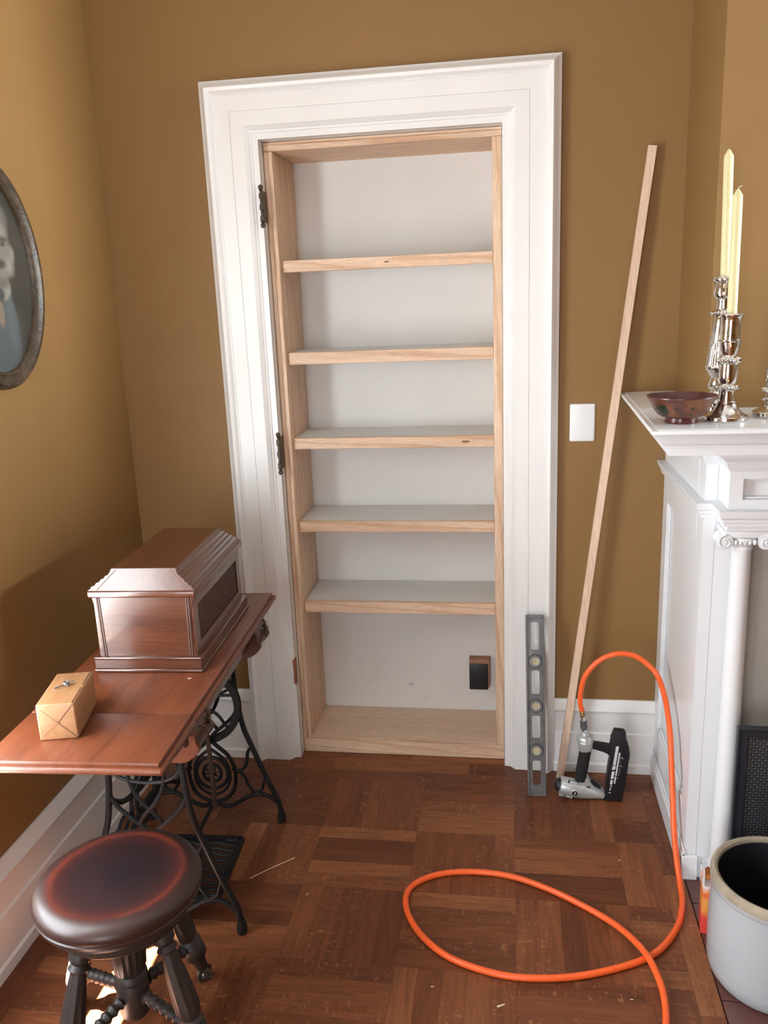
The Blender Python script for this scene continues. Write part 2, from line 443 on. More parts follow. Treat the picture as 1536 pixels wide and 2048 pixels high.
# rear wall with a tall window
b = new_bm()
xs = [XL-0.12, -0.86, 0.06, XR+0.12]
box(b, xs[0], xs[1], YR-0.12, YR, -0.014, ZC); box(b, xs[2], xs[3], YR-0.12, YR, -0.014, ZC)
for a, c in ((xs[1], xs[2]),):
    box(b, a, c, YR-0.12, YR, -0.014, 0.36); box(b, a, c, YR-0.12, YR, 2.15, ZC)
structure('wall_rear', b, M_WALL)
def window_unit(name, axis, a0, a1, z0, z1, plane):
    """white frame, sill and sash bars round an opening"""
    def bb(bm, u0, u1, d0, d1, za, zb):
        if axis == 'y': box(bm, plane+d0, plane+d1, u0, u1, za, zb, 0.004)
        else: box(bm, u0, u1, plane+d0, plane+d1, za, zb, 0.004)
    b = new_bm()
    for u0, u1 in ((a0-0.085, a0), (a1, a1+0.085)): bb(b, u0, u1, 0.0, 0.025, z0-0.02, z1+0.11)
    bb(b, a0, a1, 0.0, 0.025, z1, z1+0.11)
    o = structure(name, b, M_TRIM)
    b = new_bm(); bb(b, a0-0.09, a1+0.09, 0.0, 0.05, z0-0.05, z0-0.02); child('window_sill', b, M_TRIM, o)
    zm = (z0+z1)/2
    for za, zb, d in ((z0, zm+0.02, -0.07), (zm-0.02, z1, -0.10)):
        b = new_bm()
        bb(b, a0, a0+0.04, d, d+0.03, za, zb); bb(b, a1-0.04, a1, d, d+0.03, za, zb)
        bb(b, a0+0.04, a1-0.04, d, d+0.03, za, za+0.045); bb(b, a0+0.04, a1-0.04, d, d+0.03, zb-0.04, zb)
        child('window_sash', b, M_TRIM, o)
    return o
window_unit('window_1', 'y', WY0, WY1, WZ0, WZ1, XL)
window_unit('window_2', 'x', -0.86, 0.06, 0.36, 2.15, YR)

# unseen roller shade, added so the sun leaves only a small floor patch
b = new_bm(); box(b, XL-0.030, XL-0.026, WY0+0.01, WY1-0.01, 0.755, WZ1-0.04)
lathe(b, [(0.018, 0), (0.018, WY1-WY0-0.02)], (XL-0.028, WY0+0.01, WZ1-0.03), (XL-0.028, WY1, WZ1-0.03), 12)
single('added_roller_shade', b, M_CURTAIN, 'added cream roller shade trimming the sun in the left wall window', 'shade')
# chimney breast
BX, BY = 0.849, -0.41
b = new_bm(); box(b, BX, 2.35, BY, 0.0, -0.014, ZC)
structure('wall_chimney', b, M_WALL)

# ------------------------------------------------------------------ parquet
GX0, GPX, GY0, GPY, NB = -0.263, 0.3055, -0.137, 0.2795, 5
plank_cache = {}
def plank_mesh(L, W):
    key = (round(L, 3), round(W, 3))
    if key not in plank_cache:
        bm = new_bm(); g = 0.0001
        box(bm, -L/2+g, L/2-g, -W/2+g, W/2-g, -0.014, 0.0, 0.0003)
        me = bpy.data.meshes.new('plank'); bmesh.ops.recalc_face_normals(bm, faces=bm.faces); bm.to_mesh(me); bm.free()
        me.materials.append(M_FLOOR); plank_cache[key] = me
    return plank_cache[key]
n_plank = [0]
def plank(x0, x1, y0, y1):
    if x1-x0 < 0.004 or y1-y0 < 0.004: return
    L, W, rz = (x1-x0, y1-y0, 0.0) if (x1-x0) >= (y1-y0) else (y1-y0, x1-x0, math.pi/2)
    o = bpy.data.objects.new('plank', plank_mesh(L, W)); COL.objects.link(o)
    o.location = ((x0+x1)/2, (y0+y1)/2, random.uniform(-0.00015, 0.0001)); o.rotation_euler = (0, 0, rz); o.parent = FLOOR
    n_plank[0] += 1
stuffbm = new_bm()
def stuff_plank(x0, x1, y0, y1):
    if x1-x0 < 0.004 or y1-y0 < 0.004: return
    g = 0.0005; box(stuffbm, x0+g, x1-g, y0+g, y1-g, -0.014, 0.0)
X_END = 0.770           # the border board runs here, beside the mantel
HX0, HY0, HY1 = 0.826, -1.22, -0.56   # hearth
def block(i, j, fn, xa, xb, ya, yb):
    x0, x1 = GX0 + i*GPX, GX0 + (i+1)*GPX
    y1 = GY0 - j*GPY; y0 = y1 - GPY
    vertical = (i + j) % 2 == 0
    for k in range(NB):
        if vertical: r = (x0 + (x1-x0)*k/NB, x0 + (x1-x0)*(k+1)/NB, y0, y1)
        else: r = (x0, x1, y0 + (y1-y0)*k/NB, y0 + (y1-y0)*(k+1)/NB)
        r = (max(r[0], xa), min(r[1], xb), max(r[2], ya), min(r[3], yb))
        if r[1] > r[0] and r[3] > r[2]: fn(*r)
for j in range(0, 5):
    for i in range(-3, 4):
        block(i, j, plank, XL+0.005, X_END, YR, GY0)
yb5 = GY0 - 5*GPY
for j in range(5, 16):
    for i in range(-3, 18):
        block(i, j, stuff_plank, XL+0.005, XR, YR, GY0)
for j in range(4, 5):                       # right of the border, in front of the hearth
    for i in range(3, 18):
        block(i, j, stuff_plank, HX0, XR, YR, HY0)
for j in range(0, 5):
    for i in range(8, 18):
        block(i, j, stuff_plank, 2.36, XR, max(HY0, YR), GY0)
# border boards
def run_x(y0, y1, xa, xb, cuts, fn=plank):
    c = [xa] + cuts + [xb]
    for p, q in zip(c[:-1], c[1:]): fn(p, q, y0, y1)
run_x(-0.137, -0.0785, XL+0.005, X_END, [-0.61, 0.005, 0.43])
run_x(-0.0785, -0.002, XL+0.005, HX0, [-0.30, 0.19, 0.62])
run_x(-0.002, 0.034, JL-0.0, JR, [-0.02])
for ya, yb_ in ((-0.0785, -0.56), (-0.56, -1.05), (-1.05, yb5)):
    plank(X_END, HX0, yb_, ya)
o = child('planks', stuffbm, M_FLOOR, FLOOR, None, kind='stuff')
# hearth tiles let into the floor
HEARTH = structure('hearth', box(new_bm(), HX0+0.002, 2.34, HY0, -0.30, -0.0139, -0.006), M_FLOORBASE, 'flush hearth of dark red glazed tiles before the fireplace')
tile_me = None
for i in range(10):
    for j in range(6):
        if tile_me is None:
            bm = box(new_bm(), -0.0735, 0.0735, -0.0535, 0.0535, -0.006, 0.0, 0.0012)
            tile_me = bpy.data.meshes.new('hearth_tile'); bm.to_mesh(tile_me); bm.free(); tile_me.materials.append(M_TILE)
        x = HX0 + 0.077 + i*0.15; y = HY0 + 0.056 + j*0.11
        if x < 2.3:
            t = bpy.data.objects.new('hearth_tile', tile_me); COL.objects.link(t); t.location = (x, y, 0); t.parent = HEARTH

# ------------------------------------------------------------------ baseboards
BB = [(0, 0), (0, 0.0), (0, 0.030), (0.030, 0.030), (0.036, 0.024), (0.145, 0.022), (0.150, 0.016), (0.222, 0.016), (0.226, 0.023), (0.234, 0.026), (0.243, 0.019), (0.254, 0.012), (0.262, 0.010), (0.268, 0.006), (0.268, 0)]
BB = BB[1:]
def baseboard(name, A, B, n, top=1.0):
    b = new_bm(); sweep_profile(b, [(u*top, d) for u, d in BB], A, B, (0, 0, 1), n)
    return structure(name, b, M_TRIM, None, 30)
baseboard('baseboard_left', (XL, 0, 0), (XL, YR, 0), (1, 0, 0), 1.06)
baseboard('baseboard_back', (XL, 0, 0), (-0.600, 0, 0), (0, -1, 0))
baseboard('baseboard_back', (0.485, 0, 0), (0.828, 0, 0), (0, -1, 0))

# ------------------------------------------------------------------ door casing
PROF = [(0, 0), (0, 0.010), (0.018, 0.010), (0.021, 0.014), (0.025, 0.015), (0.027, 0.020), (0.033, 0.025), (0.038, 0.031), (0.0795, 0.031), (0.0797, 0.0285), (0.0810, 0.0285), (0.0812, 0.031),
        (0.127, 0.031), (0.129, 0.034), (0.132, 0.034), (0.134, 0.038), (0.139, 0.047), (0.148, 0.050), (0.152, 0.047), (0.160, 0.036), (0.166, 0.028), (0.172, 0.024), (0.173, 0)]
b = new_bm()
sweep_profile(b, PROF, (JL, 0, 0), (JL, 0, JT), (-1, 0, 0), (0, -1, 0), 0, 1)
TRIM = structure('trim_1', b, M_TRIM, 'white painted door casing with moulded back band around the closet opening', 30)
b = new_bm(); sweep_profile(b, PROF, (JR, 0, 0), (JR, 0, JT), (1, 0, 0), (0, -1, 0), 0, 1); child('casing_leg', b, M_TRIM, TRIM, 30)
b = new_bm(); sweep_profile(b, PROF, (JL, 0, JT), (JR, 0, JT), (0, 0, 1), (0, -1, 0), -1, 1); child('casing_head', b, M_TRIM, TRIM, 30)
b = new_bm(); box(b, JL-0.02, JL, -0.004, 0.12, 0, JT+0.02); child('jamb', b, M_TRIM, TRIM)
b = new_bm(); box(b, JR, JR+0.02, -0.004, 0.12, 0, JT+0.02); child('jamb', b, M_TRIM, TRIM)
b = new_bm(); box(b, JL, JR, -0.004, 0.12, JT, JT+0.02); child('head_jamb', b, M_TRIM, TRIM)
# old butt hinges left on the casing
for z0, z1 in ((1.873, 2.003), (1.076, 1.222)):
    cx, cy = JL+0.001, -0.020
    b = new_bm(); box(b, cx-0.001, cx+0.004, -0.012, 0.024, z0+0.018, z1-0.018, 0.001)
    leaf = child('hinge_leaf', b, M_BRONZE, TRIM, label='dark bronze hinge leaf on the left jamb')
    h = z1-z0; zz = z0 + 0.020; kl = (h-0.045)/5
    for k in range(5):
        b = new_bm(); r = 0.0072 if k % 2 == 0 else 0.0046
        lathe(b, [(r*0.85, 0), (r, 0.0015), (r, kl-0.0015), (r*0.85, kl)], (cx, cy, zz+k*kl), n=14); child('hinge_knuckle', b, M_BRONZE, leaf)
    for zc, s in ((z1-0.008, 1), (z0+0.008, -1)):
        b = new_bm(); ball(b, (cx, cy, zc), 0.0080, 14); lathe(b, [(0.004, -0.022*s), (0.0035, -0.012*s), (0.0065, -0.0085*s), (0.004, -0.006*s)], (cx, cy, zc), n=12)
        child('hinge_finial', b, M_BRONZE, leaf)
b = new_bm(); box(b, JR-0.0015, JR+0.002, -0.008, 0.012, 0.872, 0.892, 0.0008); child('strike_plate', b, M_BRONZE, TRIM, label='small dark strike plate on the right jamb')
# chiselled mortise of a removed hinge
b = new_bm(); prism(b, [(-0.0105, 0.296), (-0.0102, 0.345), (-0.0107, 0.392), (0.004, 0.398), (0.012, 0.395), (0.012, 0.300), (0.002, 0.292)], 'x', JL-0.002, JL+0.0012); child('hinge_mortise', b, M_BAREWOOD, TRIM, label='bare reddish wood of a chiselled hinge mortise')
b = new_bm(); prism(b, [(JL+0.0005, 0.292), (JL-0.008, 0.302), (JL-0.006, 0.345), (JL-0.0085, 0.388), (JL+0.0005, 0.400)], 'y', -0.0108, -0.008); child('hinge_mortise', b, M_BAREWOOD, TRIM)

# ------------------------------------------------------------------ blank wall plate
t = Thing('wall_plate', 'blank white switch plate on the brown wall right of the door casing', 'wall plate', (0.565, 0, 1.234))
b = new_bm(); box(b, 0.526, 0.604, -0.0065, -0.0005, 1.174, 1.294, 0.0045, 3); t.part('cover', b, M_PLATE)
for z in (1.276, 1.192):
    b = new_bm(); lathe(b, [(0.0032, 0), (0.0032, 0.0008), (0.002, 0.0012)], (0.564, -0.0062, z), (0.564, -0.02, z), 12); s = t.part('screw', b, M_PLATE)
    b = new_bm(); box(b, 0.5635, 0.5645, -0.0076, -0.0070, z-0.0026, z+0.0026); t.part('screw_slot', b, M_GREYINK, s)

# ------------------------------------------------------------------ bookcase built into the closet
t = Thing('bookcase', 'unpainted pine bookcase with five white shelves fitted in the door opening', 'bookcase', (-0.06, 0.17, 0))
YF, YB = 0.035, 0.305
SXL, SXR = -0.403, 0.285
b = new_bm(); box(b, -0.4325, -0.4175, YF+0.003, YB, 0.0, 2.106, 0.0015); t.part('side_liner', b, M_PINE_V)
b = new_bm(); box(b, -0.4172, SXL, YF, YB, 0.0535, 2.106, 0.004, 2); t.part('side_panel', b, M_PINE_V)
b = new_bm(); box(b, SXR, 0.3145, YF, YB, 0.0535, 2.106, 0.0025, 2); t.part('side_panel', b, M_PINE_V)
b = new_bm(); box(b, -0.4325, 0.3145, YF, YB, 2.1065, 2.124, 0.002); t.part('top_board', b, M_PINE)
b = new_bm(); box(b, -0.4325, 0.3145, YF+0.004, YB, 2.1245, 2.1335, 0.001); t.part('top_filler', b, M_PINE)
b = new_bm(); box(b, -0.4172, 0.3145, YF+0.018, YB, 0.035, 0.053, 0.0015); t.part('bottom_board', b, M_PLY)
b = new_bm(); box(b, -0.4325, 0.3145, YF, YF+0.018, 0.0, 0.053, 0.0015); t.part('bottom_rail', b, M_PINE)
b = new_bm(); box(b, -0.4325, 0.3145, YB, YB+0.006, 0.0, 2.134); t.part('back_panel', b, M_BACK, smooth=None)
for zt, zb in ((1.775, 1.738), (1.478, 1.438), (1.187, 1.149), (0.890, 0.852), (0.591, 0.549)):
    b = new_bm(); box(b, SXL+0.001, SXR-0.001, 0.0785, YB-0.001, zt-0.020, zt-0.0005, 0.001)
    s = t.part('shelf', b, M_SHELFTOP)
    b = new_bm(); box(b, SXL+0.0015, SXR-0.001, 0.059, 0.078, zb, zt, 0.0015); nz = t.part('nosing', b, M_PINE, s)
    rr = random.Random(int(zt*1000))
    b = new_bm()
    for k in range(6):
        xx = [SXL+0.006, SXL+0.007, rr.uniform(-.3, -.1), rr.uniform(-.05, .1), SXR-0.010, SXR-0.011][k]; dz = [0.010, 0.027, 0.009, 0.008, 0.010, 0.027][k]
        lathe(b, [(0.0013, 0), (0.0013, 0.0006)], (xx, 0.0589, zt-dz), (xx, 0.0, zt-dz), 8)
    t.part('nail_hole', b, M_SEAM, s, kind='stuff')
for (kx, kz, kr) in ((-0.055, 1.757, 0.008), (0.19, 1.168, 0.014)):
    b = new_bm(); lathe(b, [(kr, 0), (kr*0.8, 0.0004), (0, 0.0005)], (kx, 0.0588, kz), (kx, 0, kz), 16)
    bmesh.ops.scale(b, vec=(1, 1, 0.28), space=Matrix.Translation((-kx, 0, -kz)), verts=b.verts)
    t.part('wood_knot', b, M_BAREWOOD)
# block with black cover on the back panel
t = Thing('outlet_block', 'small black cover on a brown block fixed low on the white back panel', 'outlet box', (0.217, 0.29, 0.16))
b = new_bm(); box(b, 0.180, 0.257, 0.268, 0.3045, 0.166, 0.285, 0.001); t.part('block', b, plain('brown_block', (0.33, 0.165, 0.10), 0.7, var=0.15, scale=30))
b = new_bm(); box(b, 0.180, 0.252, 0.2635, 0.2679, 0.160, 0.268, 0.002, 2); t.part('cover', b, M_BLACKPL, label='black cover plate')

# ------------------------------------------------------------------ spirit level leaning on the casing
lv_b, lv_t = Vector((0.4245, -0.185, 0.0)), Vector((0.4165, -0.072, 0.602))
t = Thing('spirit_level', 'grey metal spirit level with three round vials leaning against the white casing', 'spirit level', lv_b)
LL = (lv_t-lv_b).length; d = (lv_t-lv_b).normalized(); ux = (Vector((1, 0, 0)) - d*d.x).normalized(); uy = d.cross(ux).normalized()
LM = Matrix(((ux.x, uy.x, d.x, lv_b.x), (ux.y, uy.y, d.y, lv_b.y), (ux.z, uy.z, d.z, lv_b.z), (0, 0, 0, 1)))
def lvpart(name, bm, m, parent=None, **k):
    bmesh.ops.transform(bm, matrix=LM, verts=bm.verts); return t.part(name, bm, m, parent, **k)
HW = 0.0305
vz = [LL*(1-f) for f in (0.250, 0.497, 0.746)]
slots = [(LL*(1-a), LL*(1-c)) for c, a in ((0.035, 0.192), (0.302, 0.437), (0.553, 0.682), (0.803, 0.945))]
b = new_bm(); plate(b, [(-HW+0.003, 0.001), (HW-0.003, 0.001), (HW-0.003, LL-0.001), (-HW+0.003, LL-0.001)], [slot_pts(0, a, c, 0.0135, 4, 0.007) for a, c in slots] + [circle_pts(0, z, 0.0125) for z in vz], 'y', -0.005, 0.005); web = lvpart('web', b, M_STEEL)
for s in (-1, 1):
    b = new_bm(); box(b, s*HW-(0.0065 if s > 0 else 0), s*HW+(0.0065 if s < 0 else 0), -0.011, 0.011, 0, LL, 0.001); lvpart('rail', b, M_STEEL)
for z0 in (0.0, LL-0.009):
    b = new_bm(); box(b, -HW+0.0064, HW-0.0064, -0.0105, 0.0105, z0, z0+0.009, 0.001); lvpart('end_cap', b, M_STEEL)
for i, z in enumerate(vz):
    b = new_bm(); lathe(b, [(0.0135, -0.010), (0.021, -0.010), (0.024, -0.0055), (0.024, 0.0055), (0.021, 0.010), (0.0135, 0.010), (0.0135, -0.010)], (0, 0, z), (0, 1, z), 28, cap=False)
    v = lvpart('vial_housing', b, M_STEEL)
    b = new_bm(); lathe(b, [(0.0122, -0.009), (0.0134, -0.0105), (0.0134, 0.0105), (0.0122, 0.009)], (0, 0, z), (0, 1, z), 24, cap=False); lvpart('vial_ring', b, M_VIALRING, v)
    b = new_bm(); lathe(b, [(0.0123, -0.006), (0.0123, 0.006)], (0, 0, z), (0, 1, z), 24); lvpart('vial_lens', b, M_VIAL, v)
    b = new_bm(); ang = (0.5, 0.0, math.pi/2)[i]
    for k in (-1, 1):
        off = 0.0045*k; ca, sa = math.cos(ang), math.sin(ang); hl = 0.0105
        bar(b, (off*ca - hl*-sa*-1, -0.0068, z+off*sa - hl*ca), (off*ca + hl*-sa, -0.0068, z+off*sa + hl*ca), 0.0009, 0.0009, (0, 1, 0))
    lvpart('vial_mark', b, M_SEAM, v)

# ------------------------------------------------------------------ wood strip leaning in the corner
b = new_bm(); p0 = Vector((0.505, -0.082, 0.003)); p1 = Vector((0.7490, -0.018, 2.042))
bar(b, p0, p1, 0.024, 0.016, (0, -1, 0))
single('wood_strip', b, wood('ramin_strip', (0.68, 0.48, 0.34), (0.75, 0.56, 0.41), (0.80, 0.62, 0.47), 'z', 0.55, ring=0.0), 'long thin bare wood strip leaning in the corner beside the mantel', 'wood strip', p0)

# ------------------------------------------------------------------ nail gun
GY = -0.19
t = Thing('nail_gun', 'silver and black pneumatic nail gun standing on the floor by the baseboard', 'nail gun', (0.60, GY, 0))
a0, a1 = Vector((0.4975, GY, 0.0475)), Vector((0.642, GY, 0.0165)); AL = (a1-a0).length
b = new_bm(); lathe(b, [(0.022, 0.0), (0.0285, 0.003), (0.030, 0.008), (0.030, 0.060), (0.0285, 0.075), (0.024, 0.100), (0.018, 0.125), (0.014, AL)], a0, a1, 28); body = t.part('body', b, M_SILVER)
b = new_bm(); lathe(b, [(0.012, -0.013), (0.019, -0.011), (0.022, -0.004), (0.022, 0.001)], a0, a1, 24); t.part('end_cap', b, M_BLACKPL)
dd = (a1-a0).normalized(); nn = Vector((-dd.z, 0, dd.x))
for off, s0, s1 in ((0.0265, 0.004, 0.052), (-0.0265, 0.004, 0.048)):
    b = new_bm(); q0 = a0 + dd*s0 + nn*off + Vector((0, -0.014, 0)); q1 = a0 + dd*s1 + nn*off + Vector((0, -0.014, 0))
    tube(b, [q0, q0.lerp(q1, .02), q0.lerp(q1, .98), q1], 0.0055, 10); bt = t.part('bolt', b, M_SILVER, body)
    b = new_bm(); q = q0.lerp(q1, 0.42); tube(b, [q-dd*0.0025, q+dd*0.0025], 0.0062, 10); t.part('bolt_groove', b, M_BLACKPL, body)
bc = Vector((0.5455, GY-0.0285, 0.036))
b = new_bm(); lathe(b, [(0.0115, -0.002), (0.0115, 0.0015), (0.0095, 0.0025)], bc, bc+Vector((0, -1, 0)), 24); t.part('badge_ring', b, M_SILVER, body)
b = new_bm(); lathe(b, [(0.0092, 0.0), (0.0092, 0.0028), (0.008, 0.0032)], bc, bc+Vector((0, -1, 0)), 24); bd = t.part('badge', b, M_BLACKPL, body)
b = new_bm()
for k in range(5): bar(b, bc+Vector((-0.0028+0.0009*k, -0.0036, -0.0052+0.0026*k)), bc+Vector((0.0008+0.0009*k, -0.0036, -0.0052+0.0026*k)), 0.0014, 0.0004, (0, -1, 0))
t.part('badge_print', b, M_WHITEINK, body, kind='stuff')
g0, g1 = Vector((0.5645, GY, 0.072)), Vector((0.5805, GY, 0.184))
b = new_bm(); tube(b, smooth_path([g0, g0.lerp(g1, .3), g0.lerp(g1, .7), g1], 3), 0.0225, 20, flat=0.85, radii=None); t.part('grip', b, M_RUBBER)
c0, c1 = Vector((0.5800, GY, 0.180)), Vector((0.5755, GY, 0.243)); CL = (c1-c0).length
b = new_bm(); lathe(b, [(0.0205, 0.0), (0.0225, 0.003), (0.0235, 0.010), (0.0265, 0.030), (0.0265, 0.034), (0.0255, 0.036), (0.0275, 0.038), (0.0275, 0.046), (0.024, 0.052), (0.013, 0.056), (0.011, CL)], c0, c1, 28); t.part('handle_cap', b, M_SILVER)
b = new_bm(); prism(b, [(0.600, 0.212), (0.640, 0.206), (0.668, 0.202), (0.664, 0.160), (0.655, 0.168), (0.648, 0.176), (0.636, 0.181), (0.600, 0.188)], 'y', GY-0.009, GY+0.009, 0.002); t.part('bridge', b, M_BLACKPL)
mag = [(0.668, 0.256), (0.671, 0.2585), (0.700, 0.256), (0.706, 0.251), (0.7075, 0.225), (0.712, 0.205), (0.7195, 0.188), (0.7205, 0.165), (0.716, 0.142), (0.714, 0.115), (0.708, 0.060), (0.701, 0.003), (0.646, 0.003), (0.6475, 0.050), (0.651, 0.111), (0.657, 0.160), (0.661, 0.205), (0.658, 0.212), (0.6585, 0.219), (0.663, 0.222)]
b = new_bm(); prism(b, mag, 'y', GY-0.015, GY+0.015, 0.004, 2); mg = t.part('magazine', b, M_BLACKPL)
b = new_bm(); prism(b, [(0.698, 0.225), (0.706, 0.205), (0.704, 0.185), (0.699, 0.205)], 'y', GY-0.0185, GY-0.013, 0.001); t.part('magazine_catch', b, M_BLACKPL, mg)
# white print running up the magazine (too small to read: slanted strokes)
pb_, pt_ = Vector((0.6585, GY-0.0153, 0.0325)), Vector((0.6800, GY-0.0153, 0.2060))
axd = (pt_-pb_).normalized(); axn = Vector((axd.z, 0, -axd.x))
def mp(s, w): return pb_ + axd*s + axn*w
def strokes(bm, s0, s1, w0, w1, n, fill=0.62, lean=0.0):
    st = (s1-s0)/n
    for k in range(n):
        s = s0 + st*(k+0.5)
        bar(bm, mp(s-lean, w0), mp(s+lean, w1), st*fill, 0.0004, (0, -1, 0))
b = new_bm()
strokes(b, 0.104, 0.174, -0.0045, 0.0045, 11, 0.80, 0.0015); strokes(b, 0.088, 0.102, -0.0050, 0.0055, 2, 0.8, 0.0025)
strokes(b, 0.054, 0.082, -0.0040, 0.0045, 4, 0.85, 0.0015); strokes(b, 0.033, 0.050, -0.0035, 0.0040, 3, 0.8, 0.001)
strokes(b, 0.024, 0.030, -0.0005, 0.0035, 1, 0.9); strokes(b, 0.010, 0.021, -0.0015, 0.0020, 2, 0.8); strokes(b, 0.000, 0.004, -0.0030, 0.0040, 1, 0.8)
bar(b, mp(0.068, 0.0105), mp(0.152, 0.0105), 0.0042, 0.0004, (0, -1, 0)); strokes(b, 0.038, 0.064, 0.0080, 0.0130, 6, 0.8)
t.part('white_print', b, M_WHITEINK, mg, kind='stuff')
b = new_bm()
for s_, w0, w1 in ((0.060, 0.0150, 0.0200), (0.072, 0.0150, 0.0215), (0.080, 0.0150, 0.0220), (0.088, 0.0150, 0.0220), (0.0945, 0.0150, 0.0210), (0.104, 0.0155, 0.0250), (0.1065, 0.0155, 0.0250), (0.116, 0.0150, 0.0185), (0.122, 0.0150, 0.0180), (0.133, 0.0150, 0.0250), (0.136, 0.0150, 0.0245)):
    bar(b, mp(s_, w0), mp(s_-0.0008, w1), 0.0017, 0.0004, (0, -1, 0))
t.part('grey_print', b, M_GREYINK, mg, kind='stuff')
b = new_bm(); prism(b, [(0.552, 0.062), (0.570, 0.068), (0.579, 0.077), (0.584, 0.0845), (0.590, 0.0845), (0.5925, 0.074), (0.598, 0.063), (0.606, 0.0555), (0.616, 0.046), (0.638, 0.0385), (0.640, 0.030), (0.646, 0.024), (0.643, 0.0145), (0.620, 0.022), (0.580, 0.040)], 'y', GY-0.0145, GY+0.0145, 0.0015); br = t.part('bracket', b, M_SILVER)
b = new_bm(); lathe(b, [(0.0068, 0), (0.0068, 0.0006)], (0.590, GY-0.0145, 0.050), (0.590, GY-1, 0.050), 18)
bmesh.ops.scale(b, vec=(1.1, 1, 0.65), space=Matrix.Translation((-0.590, 0, -0.050)), verts=b.verts); t.part('bracket_slot', b, M_BLACKPL, br)
b = new_bm(); prism(b, [(0.598, 0.066), (0.603, 0.075), (0.607, 0.074), (0.609, 0.066), (0.620, 0.060), (0.634, 0.045), (0.628, 0.041), (0.610, 0.052)], 'y', GY-0.006, GY+0.006, 0.001); t.part('trigger', b, M_BLACKPL)
b = new_bm(); box(b, 0.630, 0.652, GY-0.010, GY+0.010, 0.002, 0.020, 0.002); t.part('nose', b, M_BLACKPL)

# ------------------------------------------------------------------ air hose with its quick coupler
t = Thing('air_hose', 'orange air hose arching from the nail gun and looping across the floor', 'hose', (0.45, -0.75, 0))
f0, f1 = Vector((0.5758, GY, 0.240)), Vector((0.566, GY, 0.326)); FL = (f1-f0).length
b = new_bm(); lathe(b, [(0.005, 0), (0.0055, 0.004), (0.0085, 0.006), (0.0085, 0.014), (0.0055, 0.016), (0.0055, 0.019)], f0, f1, 6); t.part('plug', b, M_CHROME)
b = new_bm(); lathe(b, [(0.008, 0.018), (0.0112, 0.019), (0.0112, 0.028), (0.0100, 0.029), (0.0108, 0.031), (0.0108, 0.042), (0.008, 0.043)], f0, f1, 20); t.part('coupler', b, M_STEEL)
b = new_bm(); lathe(b, [(0.0065, 0.043), (0.0085, 0.045), (0.0085, 0.060), (0.006, 0.062)], f0, f1, 6); t.part('coupler_nut', b, M_CHROME)
b = new_bm(); lathe(b, [(0.0075, 0.062)] + [(0.0085 if k % 2 else 0.0072, 0.064+0.004*k) for k in range(6)], f0, f1, 18); t.part('ferrule', b, M_BRASS)
hose = [(0.567, -.19, .320), (0.560, -.19, .349), (0.562, -.19, .394), (0.574, -.19, .443), (0.604, -.19, .486), (0.642, -.19, .513), (0.685, -.19, .524), (0.729, -.19, .515), (0.767, -.196, .489), (0.793, -.215, .462), (0.804, -.268, .430), (0.807, -.32, .398), (0.807, -.38, .347), (0.806, -.43, .263), (0.804, -.475, .192), (0.803, -.51, .133), (0.803, -.56, .070), (0.805, -.62, .022), (0.798, -.69, .0095),
        (0.763, -.787, .009), (0.685, -.885, .009), (0.555, -.951, .009), (0.432, -.983, .009), (0.308, -.984, .009), (0.182, -.942, .009), (0.097, -.865, .009), (0.049, -.770, .009), (0.053, -.690, .009), (0.117, -.632, .009), (0.218, -.607, .009), (0.334, -.616, .009), (0.445, -.663, .009), (0.549, -.733, .0095), (0.620, -.805, .016), (0.668, -.895, .0262), (0.690, -.975, .020), (0.693, -1.04, .0105), (0.680, -1.12, .009), (0.63, -1.35, .009), (0.60, -1.7, .009), (0.75, -2.3, .009), (1.1, -2.9, .009)]
b = new_bm(); tube(b, smooth_path(hose, 7), 0.0085, 14); t.part('tube', b, M_HOSE)

# ------------------------------------------------------------------ fireplace mantel
t = Thing('fireplace_mantel', 'white painted fireplace mantel with deep shelf, pilaster and Ionic column', 'mantel', (1.6, -0.3, 0))
MX0, MX1 = 0.826, 2.374            # body
PY = -0.56                          # pilaster face
EY = -0.65                          # projecting entablature / column plane
EX0 = 0.862
SZ = 1.327
# shelf: deep, slightly out of square where it meets the wall
def slab(bm, x0b, x0f, yf, z0, z1, bev=0.002):
    prism(bm, [(x0b, -0.0005), (x0f, yf), (2.40+(0.676-x0f)*0, yf), (2.40, -0.0005)], 'z', z0, z1, bev)
b = new_bm(); slab(b, 0.682, 0.655, -0.778, SZ-0.011, SZ-0.0015); shelf = t.part('shelf_edge', b, M_MANTEL)
b = new_bm(); slab(b, 0.695, 0.670, -0.763, SZ-0.0015, SZ); t.part('shelf_top', b, M_MANTEL, smooth=None)
# cornice: cove, bead and fascia under the shelf, returned along the left side
cor = [(0.0, SZ-0.011), (0.012, SZ-0.011), (0.018, SZ-0.018), (0.0215, SZ-0.030), (0.030, SZ-0.040), (0.038, SZ-0.043), (0.038, SZ-0.046), (0.041, SZ-0.047), (0.041, SZ-0.050), (0.045, SZ-0.051), (0.045, SZ-0.068), (0.10, SZ-0.068)]
b = new_bm(); rows = []
for ins, z in cor:
    xb, xf, yf = 0.689+ins-0.006, 0.663+ins-0.006, -0.770+ins
    rows.append([b.verts.new((xb, -0.0005, z)), b.verts.new((xf, yf, z)), b.verts.new((2.40-ins, yf, z)), b.verts.new((2.40-ins, -0.0005, z))])
for p, q in zip(rows[:-1], rows[1:]):
    for k in range(3): b.faces.new((p[k], p[k+1], q[k+1], q[k]))
t.part('cornice', b, M_MANTEL, smooth=25)
b = new_bm(); box(b, 0.80, 2.35, -0.64, -0.0005, SZ-0.072, SZ-0.066); t.part('soffit', b, M_MANTEL)
